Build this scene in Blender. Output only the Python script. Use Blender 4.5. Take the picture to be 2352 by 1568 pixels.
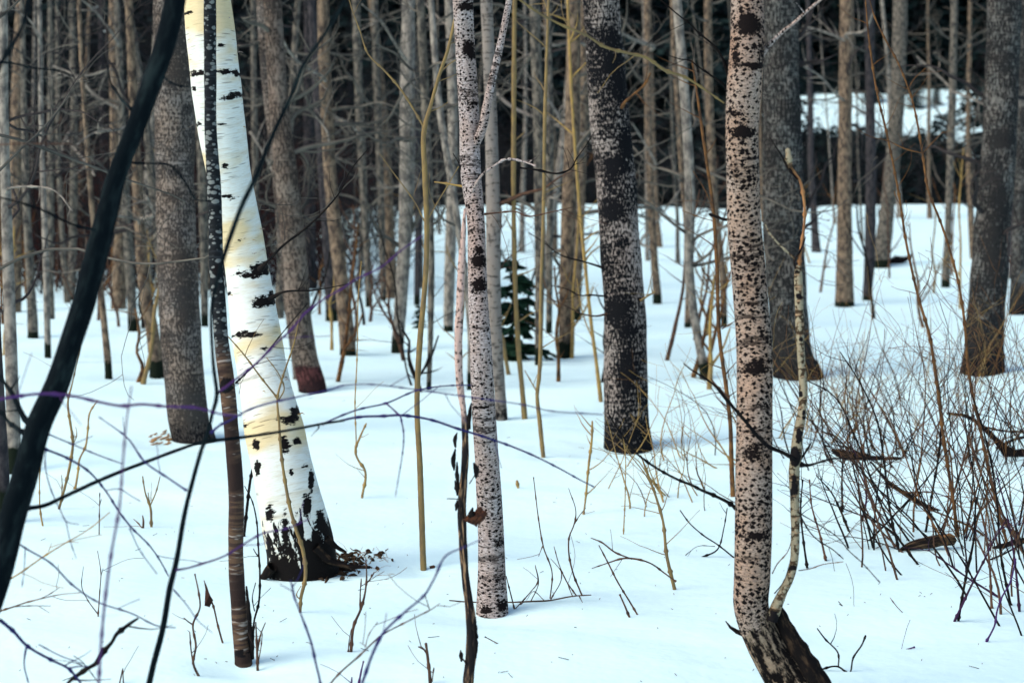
import bpy, math, random
import numpy as np
from mathutils import Vector, noise as mnoise
rnd = random.Random(11)
for o in list(bpy.data.objects): bpy.data.objects.remove(o)
S = bpy.context.scene
COL = S.collection
# ------------------------------------------------------------------ camera
CAMH = 1.6; F = 4573.0; CX, CY, YH = 1176.0, 784.0, 500.0      # picture measured on a 2352 x 1568 grid
PITCH = math.atan((CY-YH)/F)
cam = bpy.data.cameras.new('camera'); co = bpy.data.objects.new('camera', cam); COL.objects.link(co)
co.location = (0, 0, CAMH); co.rotation_euler = (math.pi/2-PITCH, 0, 0)
cam.sensor_width = 36; cam.lens = F/2352*36; cam.clip_start = 0.1; cam.clip_end = 3000
cam.dof.use_dof = True; cam.dof.focus_distance = 8.3; cam.dof.aperture_fstop = 4.0
S.camera = co
# ------------------------------------------------------------------ sky, sun, exposure
SUN_EL, SUN_AZ = math.radians(40), math.radians(-62)            # azimuth from +Y, negative = to the left
w = bpy.data.worlds.new('World'); S.world = w; w.use_nodes = True
nt = w.node_tree; bg = nt.nodes['Background']; sky = nt.nodes.new('ShaderNodeTexSky')
sky.sky_type = 'NISHITA'; sky.sun_disc = False; sky.sun_elevation = SUN_EL; sky.sun_rotation = SUN_AZ
sky.air_density = 1.0; sky.dust_density = 3.5; sky.ozone_density = 1.0
nt.links.new(sky.outputs[0], bg.inputs[0]); bg.inputs[1].default_value = 0.137
sl = bpy.data.lights.new('sun', 'SUN'); so = bpy.data.objects.new('sun', sl); COL.objects.link(so)
sl.energy = 1.0; sl.angle = math.radians(50); sl.color = (1, .96, .86)
sd = Vector((math.sin(SUN_AZ)*math.cos(SUN_EL), math.cos(SUN_AZ)*math.cos(SUN_EL), math.sin(SUN_EL)))
sd = Vector((sd.x, -abs(sd.y)*0.9, sd.z)).normalized()
sky.sun_rotation = math.atan2(sd.x, sd.y)
so.rotation_euler = sd.to_track_quat('Z', 'Y').to_euler()
S.view_settings.view_transform = 'Standard'; S.view_settings.look = 'None'
S.view_settings.exposure = 0.76; S.view_settings.gamma = 1.0
S.cycles.use_denoising = True; S.cycles.max_bounces = 5; S.cycles.diffuse_bounces = 3; S.cycles.glossy_bounces = 1
# ------------------------------------------------------------------ pixel <-> world
cp, sp = math.cos(PITCH), math.sin(PITCH)
def ray(px, py):
    u = (px-CX)/F; v = -(py-CY)/F
    return np.array((u, cp+v*sp, -sp+v*cp))
def P(px, py, Y):
    r = ray(px, py); return np.array((0, 0, CAMH))+r*(Y/r[1])
def proj(V):
    x, y, z = V[:, 0], V[:, 1], V[:, 2]-CAMH
    f = y*cp-z*sp; up = y*sp+z*cp
    return CX+F*x/f, CY-F*up/f
ZO = {'A': (0, 0), 'B': (781, 0), 'C': (1562, 0), 'D': (0, 778), 'E': (781, 778), 'F': (1562, 778)}
def R(k, pts):
    a, b = ZO[k]; s = .5039
    return [(a+p[0]*s, b+p[1]*s)+tuple(q*s for q in p[2:3]) for p in pts]
# ------------------------------------------------------------------ terrain
def sst(a, b, x):
    t = np.clip((x-a)/(b-a), 0, 1); return t*t*(3-2*t)
def sn(x, y, f, s=0.):
    return np.sin(x*f+s+1.7*np.sin(y*f*.7+s*2))*np.cos(y*f*1.13-s+1.3*np.sin(x*f*.6+s))
WELLS = []
def terrain(x, y):
    x = np.asarray(x, float); y = np.asarray(y, float)
    r = np.hypot(x, y); a = x/np.maximum(np.abs(y), 1)
    side = sst(-.10, -.075, a)
    z = .05*sn(x, y, .45, 1)*sst(2, 8, r)+.018*sn(x, y, 1.6, 3)+.007*sn(x, y, 4.1, 5)
    z = z+sst(46, 92, r)*(0.9+1.15*side)+.3*side*np.exp(-((y-51-2*np.sin(x*.2))/1.6)**2)
    z = z+.16*sn(x, y, .33, 4)*np.exp(-((r-88)/9)**2)
    z = z-1.2*sst(93, 106, r)+sst(108, 190, r)*12.4+sst(190, 600, r)*30
    z = z+sst(20, 60, r)*.12*sn(x, y, .21, 9)
    for (wx, wy, wr, wd) in WELLS:
        z = z-wd*np.exp(-((x-wx)**2+(y-wy)**2)/(wr*wr))
    return z
def gp(px, py):
    r = ray(px, py); t = 2.; pt = t
    while t < 250:
        p = np.array((0, 0, CAMH))+r*t
        if p[2] <= float(terrain(p[0], p[1])): break
        pt = t; t *= 1.01
    lo, hi = pt, t
    for _ in range(12):
        m = (lo+hi)/2; p = np.array((0, 0, CAMH))+r*m
        if p[2] <= float(terrain(p[0], p[1])): hi = m
        else: lo = m
    return np.array((0, 0, CAMH))+r*hi
# ------------------------------------------------------------------ mesh collecting
class MB:
    def __init__(s): s.V = []; s.Q = []; s.UV = []; s.n = 0; s.D = []; s.G = []
    def add(s, V, Q, UV, D=None, G=None):
        V = np.asarray(V, float); Q = np.asarray(Q, int)
        s.V.append(V); s.Q.append(Q+s.n); s.UV.append(np.asarray(UV, float))
        s.D.append(np.zeros(len(V)) if D is None else D); s.G.append(np.zeros(len(V)) if G is None else G); s.n += len(V)
    def mesh(s, name, mat, origin=(0, 0, 0), smooth=True):
        V = np.concatenate(s.V)-np.array(origin); Q = np.concatenate(s.Q); UV = np.concatenate(s.UV)
        m = bpy.data.meshes.new(name)
        m.vertices.add(len(V)); m.vertices.foreach_set('co', V.ravel())
        m.loops.add(Q.size); m.loops.foreach_set('vertex_index', Q.ravel().astype('i'))
        m.polygons.add(len(Q)); m.polygons.foreach_set('loop_start', np.arange(0, Q.size, 4, dtype='i'))
        m.update(calc_edges=True)
        l = m.uv_layers.new(name='UVMap'); l.data.foreach_set('uv', UV.ravel())
        a = m.attributes.new('dark', 'FLOAT', 'POINT'); a.data.foreach_set('value', np.concatenate(s.D))
        a = m.attributes.new('fiss', 'FLOAT', 'POINT'); a.data.foreach_set('value', np.concatenate(s.G))
        m.polygons.foreach_set('use_smooth', [smooth]*len(Q))
        m.materials.append(mat); return m
    def obj(s, name, mat, parent=None, smooth=True):
        org = parent['_o'] if parent is not None and '_o' in parent else (0, 0, 0)
        o = bpy.data.objects.new(name, s.mesh(name, mat, org, smooth)); COL.objects.link(o); o.parent = parent
        return o
def smooth_path(pts, rad, step):
    pts = np.asarray(pts, float); rad = np.asarray(rad, float)
    if len(pts) == 2: ts = np.array((0, 1.)); 
    d = np.r_[0, np.cumsum(np.linalg.norm(np.diff(pts, axis=0), axis=1))]
    n = max(2, int(d[-1]/step)+1); t = np.linspace(0, d[-1], n)
    # catmull rom via finite-difference tangents
    m = np.gradient(pts, d, axis=0) if len(pts) > 2 else np.repeat((pts[1:]-pts[:1])/max(d[-1], 1e-9), 2, 0)
    i = np.clip(np.searchsorted(d, t, 'right')-1, 0, len(d)-2); h = (d[i+1]-d[i])[:, None]; u = ((t-d[i])[:, None])/h
    c = (2*u**3-3*u**2+1)*pts[i]+(u**3-2*u**2+u)*h*m[i]+(-2*u**3+3*u**2)*pts[i+1]+(u**3-u**2)*h*m[i+1]
    return c, np.interp(t, d, rad), t
def tube(mb, pts, rad, seg=6, step=.05, disp=None, cap=True, darkf=None, fissf=None, v0=0.):
    c, r, t = smooth_path(pts, rad, step)
    T = np.gradient(c, axis=0); T /= np.linalg.norm(T, axis=1)[:, None]+1e-12
    ref = np.array((0, 1., 0)) if abs(T[:, 1]).mean() < .8 else np.array((0, 0, 1.))
    A = ref-(T@ref)[:, None]*T; A /= np.linalg.norm(A, axis=1)[:, None]+1e-12
    B = np.cross(T, A)
    th = np.linspace(0, 2*math.pi, seg+1)
    rr = np.repeat(r[:, None], seg+1, 1)
    if disp is not None:
        D = disp(th[None, :], t[:, None], rr); D[:, -1] = D[:, 0]; rr = rr*(1+D)
    V = c[:, None]+rr[..., None]*(np.cos(th)[None, :, None]*A[:, None]+np.sin(th)[None, :, None]*B[:, None])
    if cap:
        V = np.concatenate([V, np.repeat(c[-1:, None], seg+1, 1)+T[-1]*r[-1]*.6], 0)
        t = np.r_[t, t[-1]+r[-1]]
    n = len(V); V = V.reshape(-1, 3)
    i, j = np.meshgrid(np.arange(n-1), np.arange(seg), indexing='ij'); i = i.ravel(); j = j.ravel(); k = seg+1
    Q = np.stack([i*k+j, i*k+j+1, (i+1)*k+j+1, (i+1)*k+j], 1)
    U = np.repeat((th*float(np.mean(r)))[None], n, 0).ravel(); W = np.repeat((t+v0)[:, None], k, 1).ravel()
    uv = np.stack([U, W], 1)
    LU = uv[Q].reshape(-1, 2)
    mb.add(V, Q, LU, darkf(V) if darkf else None, fissf(V) if fissf else None)
    return c
def rdisp(seed, amp, fu=3., fv=6.):
    a = np.array([random.Random(seed*7+k).uniform(0, 6.28) for k in range(8)])
    def f(th, t, rr):
        return amp*(np.sin(2*th+a[0]+t*fv*.3)*.5+np.sin(3*th+a[1]+np.sin(t*fv*.6+a[2])*1.5)*.4+np.sin(fu*2*th+a[3]+np.sin(t*fv*1.7+a[4])*2)*.35*np.sin(t*fv*1.1+a[5])+.3*np.sin(t*fv*2.3+a[6]))
    return f
# ------------------------------------------------------------------ materials
class M:
    def __init__(s, name, rough=.8):
        s.m = bpy.data.materials.new(name); s.m.use_nodes = True; s.t = s.m.node_tree
        s.b = s.t.nodes['Principled BSDF']; s.b.inputs['Roughness'].default_value = rough
        s.b.inputs['Specular IOR Level'].default_value = .025
    def n(s, ty, props=None, **inp):
        x = s.t.nodes.new('ShaderNode'+ty)
        for k, v in (props or {}).items(): setattr(x, k, v)
        for k, v in inp.items(): s.set(x, k.replace('_', ' '), v)
        return x
    def set(s, x, k, v):
        i = x.inputs[int(k)] if k.isdigit() else x.inputs[k]
        if hasattr(v, 'links') or isinstance(v, bpy.types.NodeSocket): s.t.links.new(v, i)
        else: i.default_value = v
    def math(s, op, a, b=0., c=None):
        x = s.n('Math', {'operation': op}); s.set(x, '0', a); s.set(x, '1', b)
        if c is not None: s.set(x, '2', c)
        return x.outputs[0]
    def uv(s, sx=1, sy=1, sz=1, kind='UV', off=0.):
        tc = s.n('TexCoord'); src = tc.outputs[kind]
        if kind == 'UV':                                           # every tree gets its own stretch of bark
            oi = s.n('ObjectInfo'); cb = s.n('CombineXYZ'); r = s.math('MULTIPLY', oi.outputs['Random'], 40.)
            s.set(cb, '0', r); s.set(cb, '1', r); va = s.n('VectorMath', {'operation': 'ADD'}); s.set(va, '0', src); s.set(va, '1', cb.outputs[0]); src = va.outputs[0]
        mp = s.n('Mapping', Vector=src); mp.inputs['Scale'].default_value = (sx, sy, sz); mp.inputs['Location'].default_value = (off, off, off)
        return mp.outputs[0]
    def noise(s, vec, scale=1, detail=3, rough=.55, dist=0.):
        return s.n('TexNoise', Vector=vec, Scale=scale, Detail=detail, Roughness=rough, Distortion=dist).outputs[0]
    def step(s, v, a, b):
        return s.n('MapRange', {'interpolation_type': 'SMOOTHSTEP'}, Value=v, From_Min=a, From_Max=b).outputs[0]
    def mix(s, f, a, b):
        x = s.n('Mix', {'data_type': 'RGBA'}); s.set(x, '0', f)
        for k, v in (('6', a), ('7', b)): s.set(x, k, v if isinstance(v, bpy.types.NodeSocket) else (*v, 1))
        return x.outputs[2]
    def attr(s, n): return s.n('Attribute', {'attribute_name': n}).outputs['Fac']
    def done(s, col, h=None, strength=.5, dist=.004):
        if isinstance(col, tuple): s.b.inputs['Base Color'].default_value = (*col, 1)
        else: s.t.links.new(col, s.b.inputs['Base Color'])
        if h is not None:
            bp = s.n('Bump', Height=h, Strength=strength, Distance=dist); s.t.links.new(bp.outputs[0], s.b.inputs['Normal'])
        return s.m
BLK = (.010, .009, .010)
def aspen_mat(name, c1, c2, c3, dens=0., scale=30):
    m = M(name); uv = m.uv()
    big = m.noise(m.uv(9, 3.5), 1, 2)
    wob = m.n('VectorMath', {'operation': 'ADD'}); wn = m.n('TexNoise', Vector=m.uv(60, 60), Scale=1.).outputs[1]
    sc = m.n('VectorMath', {'operation': 'SCALE'}, ); m.set(sc, '0', wn); sc.inputs['Scale'].default_value = .012
    m.set(wob, '0', uv); m.set(wob, '1', sc.outputs[0])
    def diam(scale, rnd_, lo, hi, shift):
        v = m.n('TexVoronoi', {'voronoi_dimensions': '2D', 'distance': 'MANHATTAN'}, Scale=scale, Randomness=rnd_); m.set(v, 'Vector', wob.outputs[0])
        th = m.n('MapRange', Value=big, From_Min=.32, From_Max=.68, To_Min=lo, To_Max=hi).outputs[0]
        rv = m.n('SeparateColor'); m.set(rv, '0', v.outputs['Color'])
        th = m.math('MULTIPLY', th, m.n('MapRange', Value=rv.outputs[0], To_Min=.45, To_Max=1.15).outputs[0])
        return m.step(m.math('SUBTRACT', th, v.outputs['Distance']), -.02, .03)
    d1 = diam(scale, .85, .26+dens, .50+dens, 0); d2 = diam(scale*1.9, 1., .10+dens, .36+dens, 0)
    band = m.math('ADD', m.noise(m.uv(7, 42, off=3), 1, 4, .65), m.math('MULTIPLY', m.math('SUBTRACT', m.noise(m.uv(.1, 5, off=8), 1, 1), .5), .75))
    band = m.math('MULTIPLY', m.step(band, .57, .66), m.step(m.noise(m.uv(55, 70, off=13), 1, 3, .7), .38, .52))
    ds = m.step(m.math('ADD', m.attr('dark'), m.math('MULTIPLY', m.math('SUBTRACT', m.noise(m.uv(110, 90), 1, 4, .75), .5), 2.2)), .5, .60)
    k = m.math('MAXIMUM', m.math('MAXIMUM', d1, d2), m.math('MAXIMUM', m.math('MULTIPLY', band, .85), ds))
    n1 = m.noise(m.uv(14, 5, off=1), 1, 3); n2 = m.noise(m.uv(90, 160), 1, 3, .7)
    base = m.mix(m.step(n1, .4, .62), c1, c2)
    base = m.mix(m.math('MULTIPLY', m.step(m.noise(m.uv(5, 2, off=20), 1, 3), .5, .7), .6), base, c3)
    base = m.mix(m.math('MULTIPLY', m.step(n2, .40, .62), .75), base, (.15, .115, .10))
    f = m.attr('fiss')
    st = m.step(m.math('ADD', m.noise(m.uv(50, 11, off=17), 1, 4, .7), m.math('MULTIPLY', m.attr('dark'), .12)), .47, .58)
    foot = m.mix(st, m.mix(n1, (.30, .21, .14), (.20, .17, .13)), (.007, .006, .006))
    col = m.mix(k, base, (.0085, .0065, .0065))
    return m.done(m.mix(m.step(m.math('ADD', f, m.math('MULTIPLY', m.math('SUBTRACT', m.noise(m.uv(60, 24, off=9), 1, 4, .7), .5), 1.6)), .42, .62), col, foot), m.math('SUBTRACT', n2, m.math('ADD', k, m.math('MULTIPLY', st, f))), .8, .004)
ASPEN = aspen_mat('aspen bark', (.34, .235, .17), (.32, .26, .215), (.29, .155, .095), .085, 60)
ASPEN2 = aspen_mat('pale aspen bark', (.37, .30, .275), (.41, .37, .365), (.34, .24, .20), -.04, 66)
def rough_mat(name, c1, c2, bias=0., fu=125, fv=32, band=.0, con=1.):
    m = M(name, .9)
    n1 = m.noise(m.uv(fu, fv), 1, 4, .65, .3); big = m.noise(m.uv(6, 2.2, off=5), 1, 3)
    hb = m.noise(m.uv(9, 55, off=2), 1, 3, .6)
    v = m.math('ADD', n1, m.math('MULTIPLY', m.math('SUBTRACT', big, .5), .45))
    v = m.math('ADD', v, m.math('MULTIPLY', m.math('SUBTRACT', hb, .5), .35+band))
    v = m.math('ADD', v, m.math('ADD', m.math('MULTIPLY', m.attr('dark'), .17), bias))
    k = m.step(v, .47, .57)
    n2 = m.noise(m.uv(120, 90), 1, 3, .7)
    base = m.mix(m.step(m.noise(m.uv(8, 4, off=9), 1, 3), .38, .65), c1, c2)
    base = m.mix(m.math('MULTIPLY', n2, .4), base, (.12, .10, .10))
    base = m.mix(m.step(m.attr('fiss'), .3, .8), base, (.085, .035, .035))
    return m.done(m.mix(m.math('MAXIMUM', m.math('MULTIPLY', k, con), m.step(m.math('ADD', m.attr('dark'), m.math('MULTIPLY', m.math('SUBTRACT', n1, .5), 3.2)), .85, 1.05)), base, (.0075, .008, .0095)), m.math('SUBTRACT', n2, m.math('MULTIPLY', k, 2.)), .8, .006)
ROUGH = rough_mat('furrowed poplar bark', (.30, .255, .225), (.36, .32, .29), .05)
ROUGH2 = rough_mat('grey brown furrowed bark', (.22, .18, .145), (.21, .19, .17), .04, 120, 30, con=.8)
ROUGHD = rough_mat('dark furrowed bark', (.14, .15, .14), (.175, .165, .145), .065, 90, 15, con=.9)
ROUGHR = rough_mat('red stained bark', (.17, .13, .10), (.19, .16, .13), .02, 80, 16, con=.75)
SMOOTHP = rough_mat('smooth pale young bark', (.24, .21, .18), (.21, .195, .175), -.10, 40, 18, .5, con=.6)
def birch_mat():
    m = M('white birch bark', .6)
    y = m.step(m.math('ADD', m.noise(m.uv(3.2, 4.5, off=4), 1, 3), m.math('MULTIPLY', m.math('SUBTRACT', m.noise(m.uv(.5, 3, off=31), 1, 1), .5), .6)), .50, .66)
    base = m.mix(m.math('MULTIPLY', y, .75), (.62, .665, .635), (.58, .44, .19))
    base = m.mix(m.math('MULTIPLY', m.step(m.noise(m.uv(4, 26, off=12), 1, 4, .7), .48, .72), .55), base, (.46, .40, .27))
    dash = m.n('TexVoronoi', {'voronoi_dimensions': '2D'}, Scale=1., Randomness=1.); m.set(dash, 'Vector', m.uv(9, 60))
    dk = m.math('MULTIPLY', m.step(m.math('SUBTRACT', m.math('MULTIPLY', m.noise(m.uv(20, 90, off=44), 1, 3), .34), dash.outputs['Distance']), 0, .05), m.step(m.noise(m.uv(4, 6, off=2), 1, 2), .45, .6))
    nh = m.noise(m.uv(45, 70, off=7), 1, 4, .7); nv = m.noise(m.uv(42, 8, off=7), 1, 4, .65, .4)
    ds = m.step(m.math('ADD', m.attr('dark'), m.math('MULTIPLY', m.math('SUBTRACT', nh, .5), 1.9)), .52, .62)
    fs = m.step(m.math('ADD', m.attr('fiss'), m.math('MULTIPLY', m.math('SUBTRACT', nv, .5), 2.4)), .5, .58)
    k = m.math('MAXIMUM', m.math('MULTIPLY', dk, .5), m.math('MAXIMUM', ds, fs))
    n2 = m.noise(m.uv(30, 190), 1, 3, .7)
    return m.done(m.mix(k, m.mix(m.math('MULTIPLY', m.step(n2, .45, .75), .5), base, (.42, .33, .19)), (.008, .007, .007)), m.math('SUBTRACT', n2, m.math('MULTIPLY', k, 1.5)), .6, .003)
BIRCH = birch_mat()
def lichen_mat(name, dark, spot, dens, cs=55, band=.5, warm=None):
    m = M(name)
    v = m.n('TexVoronoi', {'voronoi_dimensions': '2D'}, Scale=cs, Randomness=1.); m.set(v, 'Vector', m.uv(1, 1.2))
    rv = m.n('SeparateColor'); m.set(rv, '0', v.outputs['Color'])
    k = m.step(m.math('SUBTRACT', m.math('MULTIPLY', rv.outputs[1], dens), m.math('ADD', v.outputs['Distance'], m.math('MULTIPLY', m.math('SUBTRACT', m.noise(m.uv(200, 200)), .5), .3))), -.02, .06)
    hb = m.step(m.noise(m.uv(14, 75, off=3), 1, 3), .52, .62)
    base = m.mix(m.math('MULTIPLY', hb, band), dark, tuple(min(1, c*9) for c in dark))
    if warm:                                                          # lower bark banded pale and rusty: 'fiss' marks it
        b2 = m.mix(m.step(m.noise(m.uv(12, 80, off=5), 1, 3), .42, .56), (.045, .03, .026), warm)
        b2 = m.mix(m.step(m.noise(m.uv(18, 60, off=15), 1, 3), .56, .66), b2, (.30, .26, .23))
        b2 = m.mix(m.step(m.noise(m.uv(5, 9, off=25), 1, 2), .5, .62), b2, (.03, .02, .018))
        base = m.mix(m.attr('fiss'), base, b2); k = m.math('MULTIPLY', k, m.math('SUBTRACT', 1., m.attr('fiss')))
    n2 = m.noise(m.uv(150, 150), 1, 3)
    c = m.mix(k, base, m.mix(n2, spot, tuple(c*.5 for c in spot)))
    c = m.mix(m.step(m.math('ADD', m.attr('dark'), m.math('MULTIPLY', m.math('SUBTRACT', m.noise(m.uv(60, 60), 1, 3), .5), 1.)), .5, .6), c, BLK)
    return m.done(c, m.math('ADD', n2, k), .8, .003)
LICHEN = lichen_mat('dark bark with lichen spots', (.012, .014, .016), (.20, .22, .215), .52, 48, .12, (.095, .06, .04))
LICHEN2 = lichen_mat('ochre lichened bark', (.05, .035, .022), (.33, .29, .20), 1.2, 60, .6)
def plain(name, c1, c2, fu=20, fv=20, k=.5, rough=.8, dk=False):
    m = M(name, rough); n = m.noise(m.uv(fu, fv), 1, 3, .65)
    n2 = m.noise(m.uv(140, 60), 1, 3, .7)
    c = m.mix(m.step(n, k-.14, k+.14), c1, c2)
    if dk: c = m.mix(m.step(m.math('ADD', m.attr('dark'), m.math('MULTIPLY', m.math('SUBTRACT', m.noise(m.uv(30, 18), 1, 3), .5), .7)), .4, .6), c, (.008, .012, .008))
    return m.done(c, n2, .5, .002)
BGBARK = [plain('woods bark %s' % n, a, b, 24, 8, .50, dk=True) for n, a, b in (
    ('grey', (.155, .138, .112), (.03, .031, .031)), ('tan', (.195, .145, .10), (.045, .036, .031)),
    ('pale', (.26, .235, .20), (.085, .08, .074)), ('dark', (.055, .05, .052), (.02, .02, .024)))]
BGTWIG = plain('woods twigs', (.035, .037, .036), (.125, .114, .096), 8, 2)
BGTWIGD = plain('dark woods twigs', (.025, .024, .026), (.05, .042, .04), 8, 2)
FGDARK = plain('black green foreground bark', (.0025, .005, .007), (.012, .020, .022), 45, 9, .6)
PLUM = plain('purple shoot bark', (.045, .022, .10), (.06, .025, .09), 30, 6, .5, .6)
DPLUM = plain('dark plum shoot bark', (.04, .018, .05), (.03, .015, .025), 30, 6, .5, .6)
BLUE = plain('blue black shoot bark', (.014, .016, .085), (.03, .024, .10), 30, 6, .5, .6)
OCHRE = plain('ochre shoot bark', (.33, .22, .07), (.22, .15, .07), 30, 12)
OLIVE = plain('olive pole bark', (.22, .155, .065), (.15, .11, .06), 30, 12)
BROWN = plain('brown twig bark', (.10, .055, .035), (.045, .030, .026), 40, 20)
DARKTW = plain('dark twig bark', (.006, .006, .007), (.014, .0115, .0105), 40, 20)
RUST = plain('rusty twig bark', (.15, .075, .03), (.05, .03, .02), 12, 12)
DEADW = plain('weathered dead wood', (.009, .008, .008), (.17, .11, .065), 90, 10, .6)
SPLIT = plain('bare orange wood', (.34, .17, .07), (.18, .09, .045), 90, 12)
REDB = plain('crimson bud', (.25, .02, .05), (.14, .01, .04), 60, 60)
LEAFM = plain('dry brown leaf', (.08, .035, .02), (.035, .018, .014), 60, 60)
MOSS = plain('dark mossy litter', (.020, .016, .012), (.10, .055, .03), 40, 40, .55)
ROTTEN = plain('black rotten bark', (.008, .007, .007), (.07, .045, .028), 45, 14, .62)
GRASS = plain('dead straw grass', (.34, .20, .09), (.18, .10, .05), 20, 20)
GLOOM = plain('blackish brush', (.009, .011, .014), (.02, .019, .021), 3, 3)
def needle(name, a, b):
    m = M(name, .7); return m.done(m.mix(m.step(m.noise(m.uv(1, 1, 1, 'Object'), 1.3, 3), .4, .65), a, b))
NEEDLE = needle('spruce needles', (.009, .019, .022), (.016, .031, .031))
NEEDLEG = needle('young fir needles', (.008, .028, .02), (.018, .045, .026))
def snow_mat():
    m = M('snow', .75); m.b.inputs['Specular IOR Level'].default_value = .15
    o = m.uv(1, 1, 1, 'Object')
    a = m.noise(o, .35, 3); b = m.noise(o, 2.2, 4, .6); c = m.noise(o, 30, 4, .7); v = m.noise(o, 9, 3)
    col = m.mix(m.step(a, .35, .65), (.63, .865, .89), (.66, .885, .90))
    # scattered bark specks and needles lying on the snow
    vo = m.n('TexVoronoi', Scale=5.5); m.set(vo, 'Vector', o)
    rv = m.n('SeparateColor'); m.set(rv, '0', vo.outputs['Color'])
    sp_ = m.math('MULTIPLY', m.math('LESS_THAN', m.math('ADD', vo.outputs['Distance'], m.math('MULTIPLY', c, .06)), .085), m.math('GREATER_THAN', rv.outputs[0], .86))
    col = m.mix(m.math('MULTIPLY', sp_, .8), col, (.16, .11, .08))
    h = m.math('ADD', m.math('MULTIPLY', b, 1.), m.math('ADD', m.math('MULTIPLY', c, .05), m.math('MULTIPLY', v, .28)))
    return m.done(col, h, .3, .05)
SNOW = snow_mat()
# ------------------------------------------------------------------ tagging
USED = {}
def tag(o, label, cat, group=None, kind=None):
    if label: o['label'] = label
    if cat: o['category'] = cat
    if group: o['group'] = group
    if kind: o['kind'] = kind
    return o
def thing(name, loc, label, cat, group=None):
    o = bpy.data.objects.new(name, None); COL.objects.link(o); o.location = loc; o['_o'] = tuple(float(v) for v in loc)
    o.empty_display_size = .1
    return tag(o, label, cat, group)
# ------------------------------------------------------------------ branches
def limb(mb, p, d, L, r, lvl, rg, up=.15, wob=.22, kids=4, seg=5, rmin=.0015, kidk=.5, kmb=None):
    n = max(4, int(5+lvl*2)); pts = [np.array(p, float)]; d = np.array(d, float); d /= np.linalg.norm(d); rs = [r]
    for i in range(n):
        d = d+np.array((rg.gauss(0, wob), rg.gauss(0, wob), rg.gauss(0, wob*.8)+up*.25)); d /= np.linalg.norm(d)
        pts.append(pts[-1]+d*L/n); rs.append(max(rmin, r*(1-(i+1)/n)**.8))
    tube(mb, pts, rs, seg, max(L/n/1.5, .03), cap=False)
    if lvl > 0:
        for k in range(kids):
            i = rg.randint(1, n-1); a = rg.uniform(.5, 1.1); dd = pts[i+1]-pts[i]; dd /= np.linalg.norm(dd)
            q = np.array((rg.gauss(0, 1), rg.gauss(0, 1), rg.gauss(0, 1))); q -= q@dd*dd; q /= np.linalg.norm(q)+1e-9
            limb(kmb or mb, pts[i], dd*math.cos(a)+q*math.sin(a), L*rg.uniform(.3, .6)*(1-.4*i/n), max(rmin, rs[i]*kidk), lvl-1, rg, up, wob, max(2, kids-1), 3 if lvl < 2 else 4, rmin, kidk)
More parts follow.
